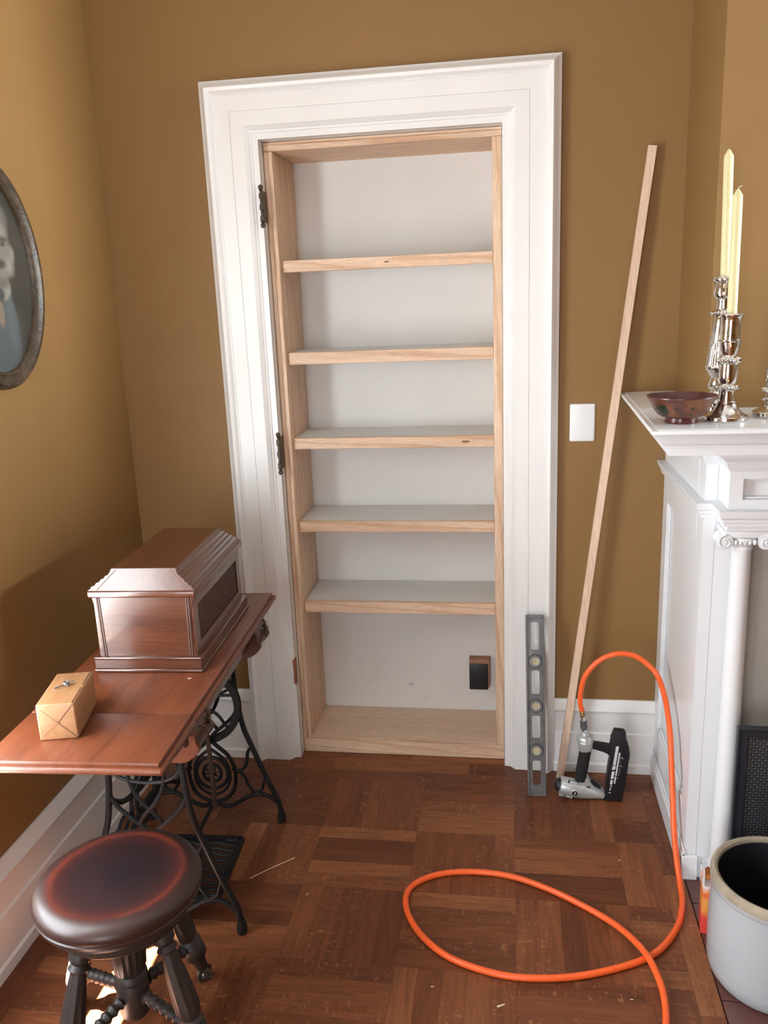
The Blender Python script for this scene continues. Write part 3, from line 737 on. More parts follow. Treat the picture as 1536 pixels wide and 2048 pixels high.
# bed moulding of the body below the soffit
bed = [(0.0, SZ-0.072), (0.030, SZ-0.072), (0.026, SZ-0.085), (0.014, SZ-0.096), (0.010, SZ-0.108), (0.004, SZ-0.118), (0.0, SZ-0.122)]
def bed_run(bm, x0, yb, yf, x1, close_right=True):
    rows = []
    for p, z in bed:
        rows.append([bm.verts.new((x0-p, yb, z)), bm.verts.new((x0-p, yf-p, z)), bm.verts.new((x1, yf-p, z))])
    for a, c in zip(rows[:-1], rows[1:]):
        for k in range(2): bm.faces.new((a[k], a[k+1], c[k+1], c[k]))
b = new_bm(); bed_run(b, MX0, -0.0005, PY, EX0+0.02); t.part('bed_moulding', b, M_MANTEL, smooth=25)
b = new_bm(); bed_run(b, EX0, PY, EY, 2.33); t.part('bed_moulding', b, M_MANTEL, smooth=25)
# side of the body: stiles and rails round a recessed panel
XS = MX0
def sidebox(name, y0, y1, z0, z1, x0=XS, x1=XS+0.03, bev=0.0015):
    b = new_bm(); box(b, x0, x1, y0, y1, z0, z1, bev); return t.part(name, b, M_MANTEL)
sidebox('stile', -0.070, -0.0005, 0.0, SZ-0.07); sidebox('stile', PY+0.0, PY+0.075, 0.0, SZ-0.07)
sidebox('rail', PY+0.0752, -0.0702, 0.985, SZ-0.07); sidebox('rail', PY+0.0752, -0.0702, 0.0, 0.20)
b = new_bm(); box(b, XS+0.0125, XS+0.02, PY+0.075, -0.07, 0.20, 0.985); t.part('side_panel', b, M_MANTEL)
for (y0, y1, z0, z1) in ((-0.0815, -0.0703, 0.205, 0.984), (PY+0.0753, PY+0.0865, 0.205, 0.984), (PY+0.087, -0.082, 0.973, 0.9845), (PY+0.087, -0.082, 0.2005, 0.212)):
    sidebox('panel_moulding', y0, y1, z0, z1, XS+0.006, XS+0.0124, 0.003)
sidebox('plinth', PY-0.012, -0.017, 0.0, 0.075, XS-0.010, XS-0.0002, 0.003); sidebox('plinth_cap', PY-0.008, -0.017, 0.0755, 0.095, XS-0.006, XS-0.0002, 0.004)
# pilaster face and the blocking behind the column
b = new_bm(); box(b, XS+0.0305, 0.945, PY, PY+0.05, 0.0, SZ-0.07, 0.0015); t.part('pilaster', b, M_MANTEL)
b = new_bm(); box(b, XS, XS+0.030, PY-0.0005, PY+0.0, 0.0, SZ-0.07); t.part('pilaster_edge', b, M_MANTEL)
b = new_bm(); box(b, XS-0.010, 0.860, PY-0.0135, PY-0.001, 0.0, 0.075, 0.002); t.part('pilaster_plinth', b, M_MANTEL)
# string moulding at architrave level: on the pilaster, then broken forward over the column
strm = [(0.0, 1.068), (0.010, 1.070), (0.010, 1.078), (0.014, 1.080), (0.014, 1.088), (0.020, 1.092), (0.024, 1.104), (0.024, 1.110), (0.0, 1.1105)]
def string_run(bm, x0, yb, yf, x1, dz=0.0):
    rows = []
    for p, z in strm:
        rows.append([bm.verts.new((x0-p, yb, z+dz)), bm.verts.new((x0-p, yf-p, z+dz)), bm.verts.new((x1, yf-p, z+dz))])
    for a, c in zip(rows[:-1], rows[1:]):
        for k in range(2): bm.faces.new((a[k], a[k+1], c[k+1], c[k]))
b = new_bm(); string_run(b, XS, -0.001, PY, EX0+0.01); t.part('architrave_moulding', b, M_MANTEL, smooth=25)
b = new_bm(); string_run(b, EX0, PY, EY, 2.33); t.part('architrave_moulding', b, M_MANTEL, smooth=25)
# frieze block with a sunk panel
fx0, fz0, fz1 = 0.893, 1.135, 1.187
b = new_bm(); plate(b, [(EX0, 1.056), (2.33, 1.056), (2.33, SZ-0.07), (EX0, SZ-0.07)], [[(fx0, fz0), (2.0, fz0), (2.0, fz1), (fx0, fz1)]], 'y', EY, EY+0.05)
fr = t.part('frieze', b, M_MANTEL, smooth=None)
b = new_bm(); box(b, EX0+0.0005, 2.33, EY+0.0505, PY+0.001, 1.056, SZ-0.07); t.part('frieze_core', b, M_MANTEL)
b = new_bm(); box(b, fx0-0.01, 2.01, EY+0.018, EY+0.03, fz0-0.01, fz1+0.01); t.part('frieze_panel', b, M_MANTEL, fr)
b = new_bm()
for (x0, x1, z0, z1) in ((fx0+0.0002, fx0+0.006, fz0+0.0002, fz1-0.0002), (fx0+0.006, 1.9998, fz1-0.006, fz1-0.0002), (fx0+0.006, 1.9998, fz0+0.0002, fz0+0.006)): box(b, x0, x1, EY+0.006, EY+0.018, z0, z1, 0.002)
t.part('frieze_moulding', b, M_MANTEL, fr)
# Ionic column
CX, CY = 0.908, -0.617
col_prof = [(0.036, 0.0), (0.036, 0.05), (0.034, 0.055), (0.037, 0.062), (0.037, 0.070), (0.031, 0.078), (0.031, 0.083), (0.034, 0.089), (0.033, 0.096), (0.0275, 0.102), (0.0262, 0.30), (0.0258, 0.60), (0.0235, 1.000), (0.0255, 1.004), (0.0255, 1.009), (0.0235, 1.012)]
def column(cx):
    b = new_bm(); lathe(b, col_prof, (cx, CY, 0.0), n=40); c = t.part('column', b, M_MANTEL)
    b = new_bm(); box(b, cx-0.0395, cx+0.0395, CY-0.0395, PY-0.0015, 0.0, 0.048, 0.002); t.part('column_plinth', b, M_MANTEL, c)
    b = new_bm(); lathe(b, [(0.0235, 1.012), (0.029, 1.020), (0.033, 1.030), (0.032, 1.036)], (cx, CY, 0), n=48, mod=lambda a, k, z: 1.0 + (0.10*abs(math.sin(9*a)) if 0 < k < 3 else 0)); t.part('echinus', b, M_MANTEL, c)
    b = new_bm(); box(b, cx-0.052, cx+0.052, CY-0.032, PY-0.002, 1.0365, 1.0555, 0.004, 2); t.part('abacus', b, M_MANTEL, c)
    for s in (-1, 1):
        vx, vzz = cx + s*0.0475, 1.0275
        b = new_bm()
        lathe(b, [(0.0185, 0.0), (0.0195, 0.004), (0.0150, 0.016), (0.0135, 0.026), (0.0150, 0.036), (0.0185, 0.046), (0.0185, 0.052)], (vx, CY-0.034, vzz), (vx, CY, vzz), 28); vol = t.part('volute', b, M_MANTEL, c)
        b = new_bm(); path = []
        for k in range(64):
            th = k/63*2.6*2*math.pi; rr = 0.0185*math.exp(-0.155*th) + 0.001
            path.append((vx + s*rr*math.sin(th), CY-0.0345, vzz + rr*math.cos(th)))
        rad = [0.0030*(1-0.55*k/63) for k in range(64)]
        tube(b, path, 0.003, 8, radii=rad); ball(b, (vx, CY-0.035, vzz), 0.003, 10); t.part('volute_scroll', b, M_MANTEL, c)
    b = new_bm()
    for k in range(5): ball(b, (cx-0.022+0.011*k, CY-0.031, 1.0265), 0.0058, 10, (0.8, 0.7, 1.25))
    t.part('egg_and_dart', b, M_MANTEL, c)
    return c
column(CX); column(2.20)
b = new_bm(); box(b, 2.15, MX1, PY, PY+0.05, 0.0, SZ-0.07, 0.0015); t.part('pilaster', b, M_MANTEL)
b = new_bm(); box(b, MX1-0.03, MX1, PY+0.051, -0.0005, 0.0, SZ-0.07); t.part('end_panel', b, M_MANTEL)
# tiled slip between the pilasters and the dark firebox
b = new_bm()
plate(b, [(0.9455, 0.001), (2.149, 0.001), (2.149, 1.055), (0.9455, 1.055)], [[(1.12, 0.002), (1.97, 0.002), (1.97, 0.80), (1.12, 0.80)]], 'y', PY+0.025, PY+0.05); t.part('tile_surround', b, M_SURROUND, smooth=None)
b = new_bm(); box(b, 1.00, 2.10, -0.44, -0.425, 0.001, 0.95); t.part('firebox', b, M_FIREBOX)

# ------------------------------------------------------------------ fire screen
t = Thing('fire_screen', 'black metal fire screen with pierced lattice behind the crock', 'fire screen', (1.22, -0.70, 0))
sx0, sx1, sy, sz = 0.905, 1.56, -0.700, 0.556
b = new_bm()
box(b, sx0, sx0+0.028, sy-0.008, sy+0.008, 0.001, sz, 0.002); box(b, sx1-0.028, sx1, sy-0.008, sy+0.008, 0.001, sz, 0.002)
box(b, sx0+0.028, sx1-0.028, sy-0.008, sy+0.008, sz-0.030, sz, 0.002); box(b, sx0+0.028, sx1-0.028, sy-0.008, sy+0.008, 0.001, 0.06, 0.002); t.part('frame', b, M_SCREEN)
b = new_bm()
for x in (sx0, sx1-0.006): box(b, x, x+0.006, sy-0.0115, sy-0.0082, 0.001, sz, 0.0012)
box(b, sx0+0.006, sx1-0.006, sy-0.0115, sy-0.0082, sz-0.006, sz, 0.0012); t.part('frame_bead', b, M_SCREEN)
b = new_bm(); P_ = 0.0078; x = sx0+0.030; cols = int((sx1-sx0-0.06)/P_); rws = int((sz-0.09)/P_)
for i in range(cols+1): box(b, x+i*P_-0.0010, x+i*P_+0.0010, sy-0.001, sy+0.001, 0.06, sz-0.03)
for j in range(rws+1): box(b, sx0+0.028, sx1-0.028, sy-0.0009, sy+0.0009, 0.06+j*P_-0.0010, 0.06+j*P_+0.0010)
W_, H_ = sx1-sx0-0.06, sz-0.09
for k in range(-rws, cols, 2):
    for sgn in (1, -1):
        xa = max(0, k*P_); za = xa-k*P_; L_ = min(W_-xa, H_-za)
        if L_ <= 0.003: continue
        if sgn > 0: p, q = (x+xa, 0.06+za), (x+xa+L_, 0.06+za+L_)
        else: p, q = (x+xa, sz-0.03-za), (x+xa+L_, sz-0.03-za-L_)
        bar(b, (p[0], sy, p[1]), (q[0], sy, q[1]), 0.0016, 0.0012, (0, 1, 0))
t.part('lattice', b, M_SCREEN, smooth=None, kind='stuff')
b = new_bm()
b.free()
for xx in (sx0+0.1, sx1-0.1):
    b = new_bm(); box(b, xx-0.01, xx+0.01, sy+0.009, sy+0.075, 0.001, 0.012, 0.002); t.part('foot', b, M_SCREEN)

# ------------------------------------------------------------------ stoneware crock and packet
t = Thing('stoneware_crock', 'grey-white stoneware crock with tan rim and dark inside at the hearth', 'crock', (0.965, -0.905, 0))
Cx, Cy = 0.965, -0.905
b = new_bm(); lathe(b, [(0.128, 0.001), (0.136, 0.004), (0.146, 0.020), (0.1505, 0.045), (0.1515, 0.12), (0.1500, 0.225), (0.1490, 0.246), (0.1500, 0.250), (0.1520, 0.254), (0.1525, 0.262)], (Cx, Cy, 0), n=64, cap=False); t.part('body', b, M_CROCK)
b = new_bm(); lathe(b, [(0.1526, 0.2622), (0.1525, 0.272), (0.1495, 0.281), (0.143, 0.284), (0.1365, 0.281), (0.1345, 0.272)], (Cx, Cy, 0), n=64, cap=False); t.part('rim', b, M_CROCKRIM, label='bare tan rim')
b = new_bm(); lathe(b, [(0.1347, 0.274), (0.134, 0.24), (0.134, 0.10), (0.125, 0.03), (0.0, 0.025)], (Cx, Cy, 0), n=64, cap=False); t.part('lining', b, M_CROCKIN, label='dark brown-black glazed inside')
# carton
m, nt, bs = principled('orange_carton_print')
v = objcoord(nt); sp = nt.nodes.new('ShaderNodeSeparateXYZ'); nt.links.new(v, sp.inputs[0])
n_ = noise(nt, v, 45, 3); ad = nt.nodes.new('ShaderNodeMath'); ad.operation = 'MULTIPLY_ADD'; ad.inputs[1].default_value = 0.05; nt.links.new(n_.outputs['Fac'], ad.inputs[0]); nt.links.new(sp.outputs['Z'], ad.inputs[2])
rp = ramp(nt, [(0.0, (0.75, 0.06, 0.05)), (0.075, (0.78, 0.07, 0.06)), (0.085, (0.80, 0.30, 0.06)), (0.125, (0.82, 0.36, 0.08)), (0.14, (0.80, 0.13, 0.05)), (0.155, (0.85, 0.30, 0.08)), (0.17, (0.8, 0.78, 0.78))])
nt.links.new(ad.outputs[0], rp.inputs['Fac']); nt.links.new(rp.outputs['Color'], bs.inputs['Base Color']); bs.inputs['Roughness'].default_value = 0.35
t = Thing('carton', 'orange and red printed carton tucked between crock and mantel', 'carton', (0.846, -0.752, 0), R(-9))
b = new_bm(); box(b, -0.016, 0.016, -0.034, 0.034, 0.001, 0.142, 0.001); t.part('body', b, m, local=True)
b = new_bm(); prism(b, [(-0.034, 0.143), (0.034, 0.143), (0.030, 0.186), (-0.030, 0.186)], 'x', -0.0145, -0.0125); t.part('flap', b, m, local=True, label='open end flap')
b = new_bm(); prism(b, [(-0.016, 0.1425), (0.0, 0.1575), (0.016, 0.1425)], 'y', 0.0, 0.032); t.part('tuck_flap', b, plain('orange_flap', (0.82, 0.26, 0.06), 0.4), local=True)

# ------------------------------------------------------------------ things on the mantel shelf
m, nt, bs = principled('painted_lacquer')
v = objcoord(nt); n1 = noise(nt, v, 16.0, 4.0, 0.6, 0.4)
rp = ramp(nt, [(0.34, (0.035, 0.016, 0.013)), (0.48, (0.085, 0.027, 0.015)), (0.62, (0.17, 0.058, 0.02)), (0.78, (0.23, 0.085, 0.028))]); nt.links.new(n1.outputs['Fac'], rp.inputs['Fac'])
sx = nt.nodes.new('ShaderNodeSeparateXYZ'); nt.links.new(v, sx.inputs[0])
col = rp.outputs['Color']
for (cx_, cz_, r_, c_) in ((-0.052, 0.038, 0.013, (0.012, 0.02, 0.012)), (-0.044, 0.030, 0.009, (0.012, 0.02, 0.012)), (-0.025, 0.040, 0.004, (0.02, 0.012, 0.01)), (0.012, 0.040, 0.005, (0.02, 0.012, 0.01)), (0.010, 0.024, 0.004, (0.02, 0.012, 0.01))):
    g = nt.nodes.new('ShaderNodeTexGradient'); g.gradient_type = 'SPHERICAL'
    mv = objcoord(nt, (1/r_, 0.0, 1.0/r_), loc=(-cx_/r_, 0, -cz_/r_)); nt.links.new(mv, g.inputs['Vector'])
    st = ramp(nt, [(0.12, (0, 0, 0)), (0.3, (1, 1, 1))]); nt.links.new(g.outputs['Fac'], st.inputs['Fac'])
    neg = nt.nodes.new('ShaderNodeMath'); neg.operation = 'LESS_THAN'; neg.inputs[1].default_value = 0.0; nt.links.new(sx.outputs['Y'], neg.inputs[0])
    mm = nt.nodes.new('ShaderNodeMath'); mm.operation = 'MULTIPLY'; nt.links.new(st.outputs['Color'], mm.inputs[0]); nt.links.new(neg.outputs[0], mm.inputs[1])
    col = mixc(nt, mm.outputs[0], col, c_)
nt.links.new(col, bs.inputs['Base Color']); bs.inputs['Roughness'].default_value = 0.32; bs.inputs['Coat Weight'].default_value = 0.3
M_LACQUER = m
M_REDLAC = plain('red_lacquer', (0.085, 0.017, 0.015), 0.3, var=0.15, coat=0.3)
t = Thing('lacquer_bowl', 'dark red footed lacquer bowl painted with leaves on the mantel shelf', 'bowl', (0.741, -0.650, SZ))
P = (0.741, -0.650, SZ)
b = new_bm(); lathe(b, [(0.0375, 0.0), (0.0385, 0.003), (0.0365, 0.011), (0.0365, 0.0125)], P, n=48); t.part('foot', b, M_REDLAC)
b = new_bm(); lathe(b, [(0.0365, 0.0125), (0.047, 0.016), (0.057, 0.023), (0.065, 0.034), (0.070, 0.045), (0.0745, 0.054), (0.080, 0.0610)], P, n=56, cap=False); t.part('body', b, M_LACQUER)
b = new_bm(); lathe(b, [(0.080, 0.0610), (0.0815, 0.0625), (0.0812, 0.0645), (0.0795, 0.0648), (0.0775, 0.0630), (0.072, 0.054), (0.066, 0.042), (0.056, 0.027), (0.040, 0.018), (0.0, 0.016)], P, n=56, cap=False); t.part('rim', b, M_REDLAC)

m, nt, bs = principled('mercury_glass')
v = objcoord(nt); n1 = noise(nt, v, 60, 5.0, 0.7)
rp = ramp(nt, [(0.30, (0.16, 0.14, 0.12)), (0.40, (0.66, 0.65, 0.62)), (0.6, (0.86, 0.86, 0.84))]); nt.links.new(n1.outputs['Fac'], rp.inputs['Fac']); nt.links.new(rp.outputs['Color'], bs.inputs['Base Color'])
bs.inputs['Metallic'].default_value = 1.0; bs.inputs['Roughness'].default_value = 0.10
n2 = noise(nt, v, 40, 2.0); add_bump(nt, bs, n2.outputs['Fac'], 0.25, 0.002)
M_MERC = m
def ribs(nr, amt, lo, hi):
    return lambda a, k, z: 1.0 + (amt*(abs(math.sin(nr*a/2))-0.5) if lo <= z <= hi else 0.0)
def bead_prof(z0, z1, r0, rm, n=6):
    return [(r0 + (rm-r0)*math.sin(math.pi*k/n), z0 + (z1-z0)*k/n) for k in range(n+1)]
def candlestick(name, label, loc, base, mid, cup, ribbands=()):
    t = Thing(name, label, 'candlestick', loc, group='silver mercury glass candlesticks on the mantel shelf')
    b = new_bm(); lathe(b, base, loc, n=48); t.part('base', b, M_MERC)
    def md(a, k, z):
        for (lo, hi, nr, amt) in ribbands:
            if lo <= z <= hi: return 1.0 + amt*(abs(math.sin(nr*a/2))-0.5)
        return 1.0
    b = new_bm(); lathe(b, mid, loc, n=96, mod=md); t.part('stem', b, M_MERC)
    b = new_bm(); lathe(b, cup, loc, n=48, cap=False); t.part('cup', b, M_MERC)
    return t
# front stick
L1 = (0.848, -0.628, SZ)
base = [(0.048, 0.0), (0.0505, 0.003), (0.050, 0.010), (0.047, 0.0125), (0.040, 0.016), (0.030, 0.025), (0.0235, 0.036), (0.021, 0.044), (0.0215, 0.046)]
mid = [(0.0175, 0.046), (0.017, 0.054), (0.0155, 0.064), (0.016, 0.070)] + bead_prof(0.071, 0.088, 0.019, 0.0275) + [(0.0195, 0.090), (0.0215, 0.098), (0.0215, 0.118), (0.0205, 0.132)] + bead_prof(0.133, 0.152, 0.019, 0.0275) + [(0.0175, 0.154), (0.0205, 0.163), (0.0235, 0.178), (0.0245, 0.184)]
cup = [(0.0245, 0.184), (0.0295, 0.187), (0.0295, 0.189), (0.0235, 0.1905), (0.0235, 0.233), (0.025, 0.240), (0.0275, 0.243), (0.0280, 0.246), (0.0265, 0.249), (0.0180, 0.2485), (0.0125, 0.240), (0.0118, 0.238), (0.0, 0.238)]
candlestick('candlestick', 'middle silver candlestick nearest the bowl, holding the shorter ivory candle', L1, base, mid, cup, [(0.074, 0.085, 22, 0.16), (0.136, 0.149, 22, 0.16)])
# rear, taller stick
L0 = (0.853, -0.523, SZ)
base = [(0.0425, 0.0), (0.0445, 0.003), (0.044, 0.009), (0.036, 0.012), (0.036, 0.020), (0.030, 0.024), (0.030, 0.030), (0.024, 0.036)]
mid = [(0.022, 0.036), (0.0265, 0.046), (0.024, 0.056), (0.020, 0.060), (0.026, 0.068), (0.0275, 0.076), (0.0225, 0.088), (0.0215, 0.092), (0.027, 0.102), (0.0335, 0.112), (0.0345, 0.118), (0.0335, 0.124), (0.0285, 0.160), (0.0245, 0.195), (0.0215, 0.225), (0.0200, 0.238)] + bead_prof(0.239, 0.256, 0.0195, 0.0305) + [(0.0175, 0.258), (0.0165, 0.268), (0.018, 0.280)]
cup = [(0.018, 0.280), (0.0225, 0.284), (0.0255, 0.290), (0.0260, 0.298), (0.0225, 0.312), (0.0215, 0.318), (0.0275, 0.323), (0.0290, 0.326), (0.0285, 0.331), (0.0260, 0.334), (0.0180, 0.333), (0.0120, 0.326), (0.0, 0.326)]
candlestick('candlestick', 'tallest silver candlestick with a fluted stem, holding the higher ivory candle', L0, base, mid, cup, [(0.242, 0.253, 22, 0.14), (0.118, 0.20, 26, 0.05)])
L2 = (0.966, -0.585, SZ)
base = [(0.044, 0.0), (0.0465, 0.003), (0.046, 0.012), (0.043, 0.015), (0.032, 0.020), (0.024, 0.028)]
mid = [(0.022, 0.028), (0.020, 0.034), (0.021, 0.038)] + bead_prof(0.039, 0.050, 0.021, 0.0265) + [(0.019, 0.052), (0.019, 0.058)] + bead_prof(0.059, 0.074, 0.019, 0.026) + [(0.019, 0.076), (0.0195, 0.086)]
cup = [(0.0195, 0.086), (0.023, 0.088), (0.023, 0.091), (0.0205, 0.093), (0.0205, 0.108), (0.023, 0.110), (0.023, 0.114), (0.0205, 0.116), (0.021, 0.122), (0.013, 0.122), (0.012, 0.112), (0.0, 0.112)]
candlestick('candlestick', 'shortest silver candlestick, empty, at the right edge of the mantel shelf', L2, base, mid, cup, [(0.061, 0.072, 22, 0.14)])
def candle(label, loc, h, lean, tip):
    t = Thing('candle', label, 'candle', loc, group='ivory taper candles on the mantel')
    b = new_bm(); e = Vector(loc) + Vector((lean[0], lean[1], h))
    lathe(b, [(0.0108, 0.0), (0.0112, 0.01), (0.0112, h*0.5), (0.0110, h-0.016), (0.0100, h-0.012), (0.0060, h-0.006), (0.0045, h-0.002), (0.002, h)], loc, e, 28); t.part('wax', b, M_CANDLE)
    b = new_bm(); tube(b, smooth_path([e-Vector((0, 0, 0.004))] + [e+Vector(q) for q in tip], 3), 0.0011, 6); t.part('wick', b, plain('wick', (0.6, 0.53, 0.36), 0.8))
candle('taller ivory candle in the fluted silver candlestick', (L0[0], L0[1], SZ+0.3265), 0.294, (-0.008, 0, 0), [(0, 0, 0.002)])
candle('shorter ivory candle in the middle candlestick, wick curling right', (L1[0], L1[1], SZ+0.2385), 0.283, (-0.003, 0, 0), [(0.001, 0, 0.003), (0.005, 0, 0.006), (0.009, 0, 0.006)])

# ------------------------------------------------------------------ portrait in an oval frame
PYc, PZc = -0.690, 1.741
t = Thing('oval_portrait', 'old oval portrait photograph of a person in a brown carved frame', 'picture', (XL, PYc, PZc))
def oval_ring(bm, prof, n=72):
    """prof: (inset from outer edge, stand-off from the wall)"""
    rows = []
    for ins, d in prof:
        rows.append([bm.verts.new((XL+d, PYc + (0.222-ins)*math.cos(2*math.pi*i/n), PZc + (0.291-ins)*math.sin(2*math.pi*i/n))) for i in range(n)])
    for a, c in zip(rows[:-1], rows[1:]):
        for i in range(n):
            j = (i+1) % n; bm.faces.new((a[i], a[j], c[j], c[i]))
m, nt, bs = principled('carved_walnut_frame')
v = objcoord(nt); n1 = noise(nt, v, 28, 4, 0.65, 1.0)
rp = ramp(nt, [(0.3, (0.026, 0.018, 0.012)), (0.55, (0.062, 0.042, 0.025)), (0.8, (0.14, 0.098, 0.055))]); nt.links.new(n1.outputs['Fac'], rp.inputs['Fac']); nt.links.new(rp.outputs['Color'], bs.inputs['Base Color'])
bs.inputs['Roughness'].default_value = 0.42; add_bump(nt, bs, n1.outputs['Fac'], 0.5, 0.004)
b = new_bm(); oval_ring(b, [(0.003, 0.001), (0.0, 0.008), (0.002, 0.016), (0.010, 0.024), (0.022, 0.026), (0.032, 0.021), (0.036, 0.016), (0.038, 0.018), (0.042, 0.018), (0.0445, 0.014), (0.045, 0.004)]); t.part('frame', b, m)
# the print: grey card, pale face, dark coat
m, nt, bs = principled('faded_photograph')
def blob(vec_scale, loc, lo, hi, nz=0.0):
    g = nt.nodes.new('ShaderNodeTexGradient'); g.gradient_type = 'SPHERICAL'
    mv = objcoord(nt, (0.0, 1/vec_scale[0], 1/vec_scale[1]), loc=(0, -loc[0]/vec_scale[0], -loc[1]/vec_scale[1])); nt.links.new(mv, g.inputs['Vector'])
    r = ramp(nt, [(lo, (0, 0, 0)), (hi, (1, 1, 1))]); nt.links.new(g.outputs['Fac'], r.inputs['Fac']); return r.outputs['Color']
n0 = noise(nt, objcoord(nt), 9, 3)
rp = ramp(nt, [(0.3, (0.030, 0.027, 0.021)), (0.7, (0.045, 0.040, 0.031))]); nt.links.new(n0.outputs['Fac'], rp.inputs['Fac'])
col = rp.outputs['Color']
col = mixc(nt, blob((0.130, 0.165), (-0.020, -0.150), 0.06, 0.16), col, (0.060, 0.074, 0.078))      # coat, vignetted
col = mixc(nt, blob((0.032, 0.110), (0.062, -0.120), 0.1, 0.6), col, (0.082, 0.098, 0.102))         # lapel light
col = mixc(nt, blob((0.050, 0.040), (0.040, -0.035), 0.15, 0.35), col, (0.21, 0.20, 0.17))          # collar
col = mixc(nt, blob((0.020, 0.050), (0.018, -0.095), 0.1, 0.4), col, (0.17, 0.13, 0.095))           # shirt front
col = mixc(nt, blob((0.026, 0.026), (0.028, -0.050), 0.1, 0.5), col, (0.04, 0.042, 0.042))          # tie
col = mixc(nt, blob((0.078, 0.070), (0.036, 0.130), 0.05, 0.25), col, (0.105, 0.098, 0.085))        # hair
col = mixc(nt, blob((0.074, 0.106), (0.038, 0.062), 0.06, 0.30), col, (0.165, 0.155, 0.130))        # head
col = mixc(nt, blob((0.018, 0.030), (0.103, 0.052), 0.1, 0.6), col, (0.19, 0.18, 0.15))             # ear
col = mixc(nt, blob((0.040, 0.030), (0.060, 0.108), 0.1, 0.9), col, (0.225, 0.215, 0.185))          # brow light
col = mixc(nt, blob((0.030, 0.036), (0.088, 0.020), 0.1, 0.9), col, (0.23, 0.22, 0.19))             # cheek light
col = mixc(nt, blob((0.034, 0.012), (0.070, 0.088), 0.1, 0.8), col, (0.055, 0.050, 0.042))          # brow
col = mixc(nt, blob((0.020, 0.011), (0.068, 0.076), 0.2, 0.8), col, (0.045, 0.040, 0.034))          # eyes
col = mixc(nt, blob((0.034, 0.012), (0.008, 0.088), 0.1, 0.8), col, (0.055, 0.050, 0.042))
col = mixc(nt, blob((0.020, 0.011), (0.010, 0.076), 0.2, 0.8), col, (0.045, 0.040, 0.034))
col = mixc(nt, blob((0.010, 0.036), (0.040, 0.060), 0.1, 0.9), col, (0.21, 0.20, 0.17))             # nose
col = mixc(nt, blob((0.046, 0.020), (0.040, 0.026), 0.15, 0.6), col, (0.050, 0.046, 0.040))         # moustache
col = mixc(nt, blob((0.050, 0.022), (0.042, -0.022), 0.1, 0.7), col, (0.105, 0.098, 0.083))         # shade under the chin
nt.links.new(col, bs.inputs['Base Color']); bs.inputs['Roughness'].default_value = 0.45; bs.inputs['Coat Weight'].default_value = 0.08; bs.inputs['Coat Roughness'].default_value = 0.06
b = new_bm(); prism(b, circle_pts(PYc, PZc, 0.1785, 72, 0.2475), 'x', XL+0.003, XL+0.006); t.part('photograph', b, m, smooth=None)

# ------------------------------------------------------------------ treadle sewing table
TO = (-0.372, -1.105, 0.0); TR = R(2.6)
t = Thing('sewing_table', 'red-brown oak sewing table on black cast-iron treadle legs', 'sewing table', TO, TR)
TZ = 0.758
def top_slab(bm, x0, x1, y0, y1):
    # moulded edge: upper slab set in, rounded lower lip
    box(bm, x0+0.010, x1-0.010, y0+0.010*(y0 < 0 and y1 < 0.01), y1-0.010*(y1 > 0.5), TZ-0.012, TZ, 0.0025, 2)
    box(bm, x0, x1, y0, y1, TZ-0.024, TZ-0.0095, 0.0055, 3)
b = new_bm(); top_slab(b, -0.386, 0.012, 0.0006, 0.805); top = t.part('table_top', b, M_TABLE, local=True)
b = new_bm(); top_slab(b, -0.386, 0.012, -0.217, -0.0006); t.part('drop_leaf', b, M_TABLE, local=True)
b = new_bm(); box(b, -0.340, -0.030, 0.03, 0.68, TZ-0.10, TZ-0.0245, 0.002); t.part('machine_well', b, M_DRAWER, local=True)
DP = [(-0.085, TZ-0.0245), (-0.012, TZ-0.0245), (-0.010, 0.715), (0.003, 0.704), (0.002, 0.690), (0.000, 0.676), (0.010, 0.672), (0.012, 0.666), (0.007, 0.658), (-0.004, 0.645), (-0.018, 0.635), (-0.034, 0.630), (-0.085, 0.630)]
for y0, y1 in ((0.004, 0.122), (0.580, 0.692)):
    b = new_bm(); prism(b, [(x-0.004, z+0.001) for x, z in DP], 'y', y0+0.012, y1-0.012); dr = t.part('drawer', b, M_DRAWER, local=True)
    for ya in (y0, y1-0.0115):
        b = new_bm(); prism(b, DP, 'y', ya, ya+0.0115, 0.0025); t.part('drawer_cheek', b, M_TABLE if ya == 0.004 else M_DRAWER, dr, local=True)  # near cheek in lighter wood: its lit face is put into the colour
    ym = (y0+y1)/2
    b = new_bm(); tube(b, smooth_path([(-0.004, ym-0.018, 0.703), (0.014, ym-0.018, 0.703), (0.017, ym-0.012, 0.682), (0.017, ym+0.012, 0.682), (0.014, ym+0.018, 0.703), (-0.004, ym+0.018, 0.703)], 4), 0.0022, 8); t.part('drawer_pull', b, M_BRONZE, dr, local=True)
# swing bracket under the leaf
b = new_bm(); tube(b, [(-0.012, -0.10, TZ-0.045), (-0.012, -0.02, TZ-0.045), (-0.012, 0.01, TZ-0.05)], 0.008, 10); lathe(b, [(0.006, 0), (0.012, 0.004), (0.012, 0.016), (0.006, 0.02)], (-0.012, -0.03, TZ-0.065), n=14); t.part('leaf_bracket', b, M_DRAWER, local=True)
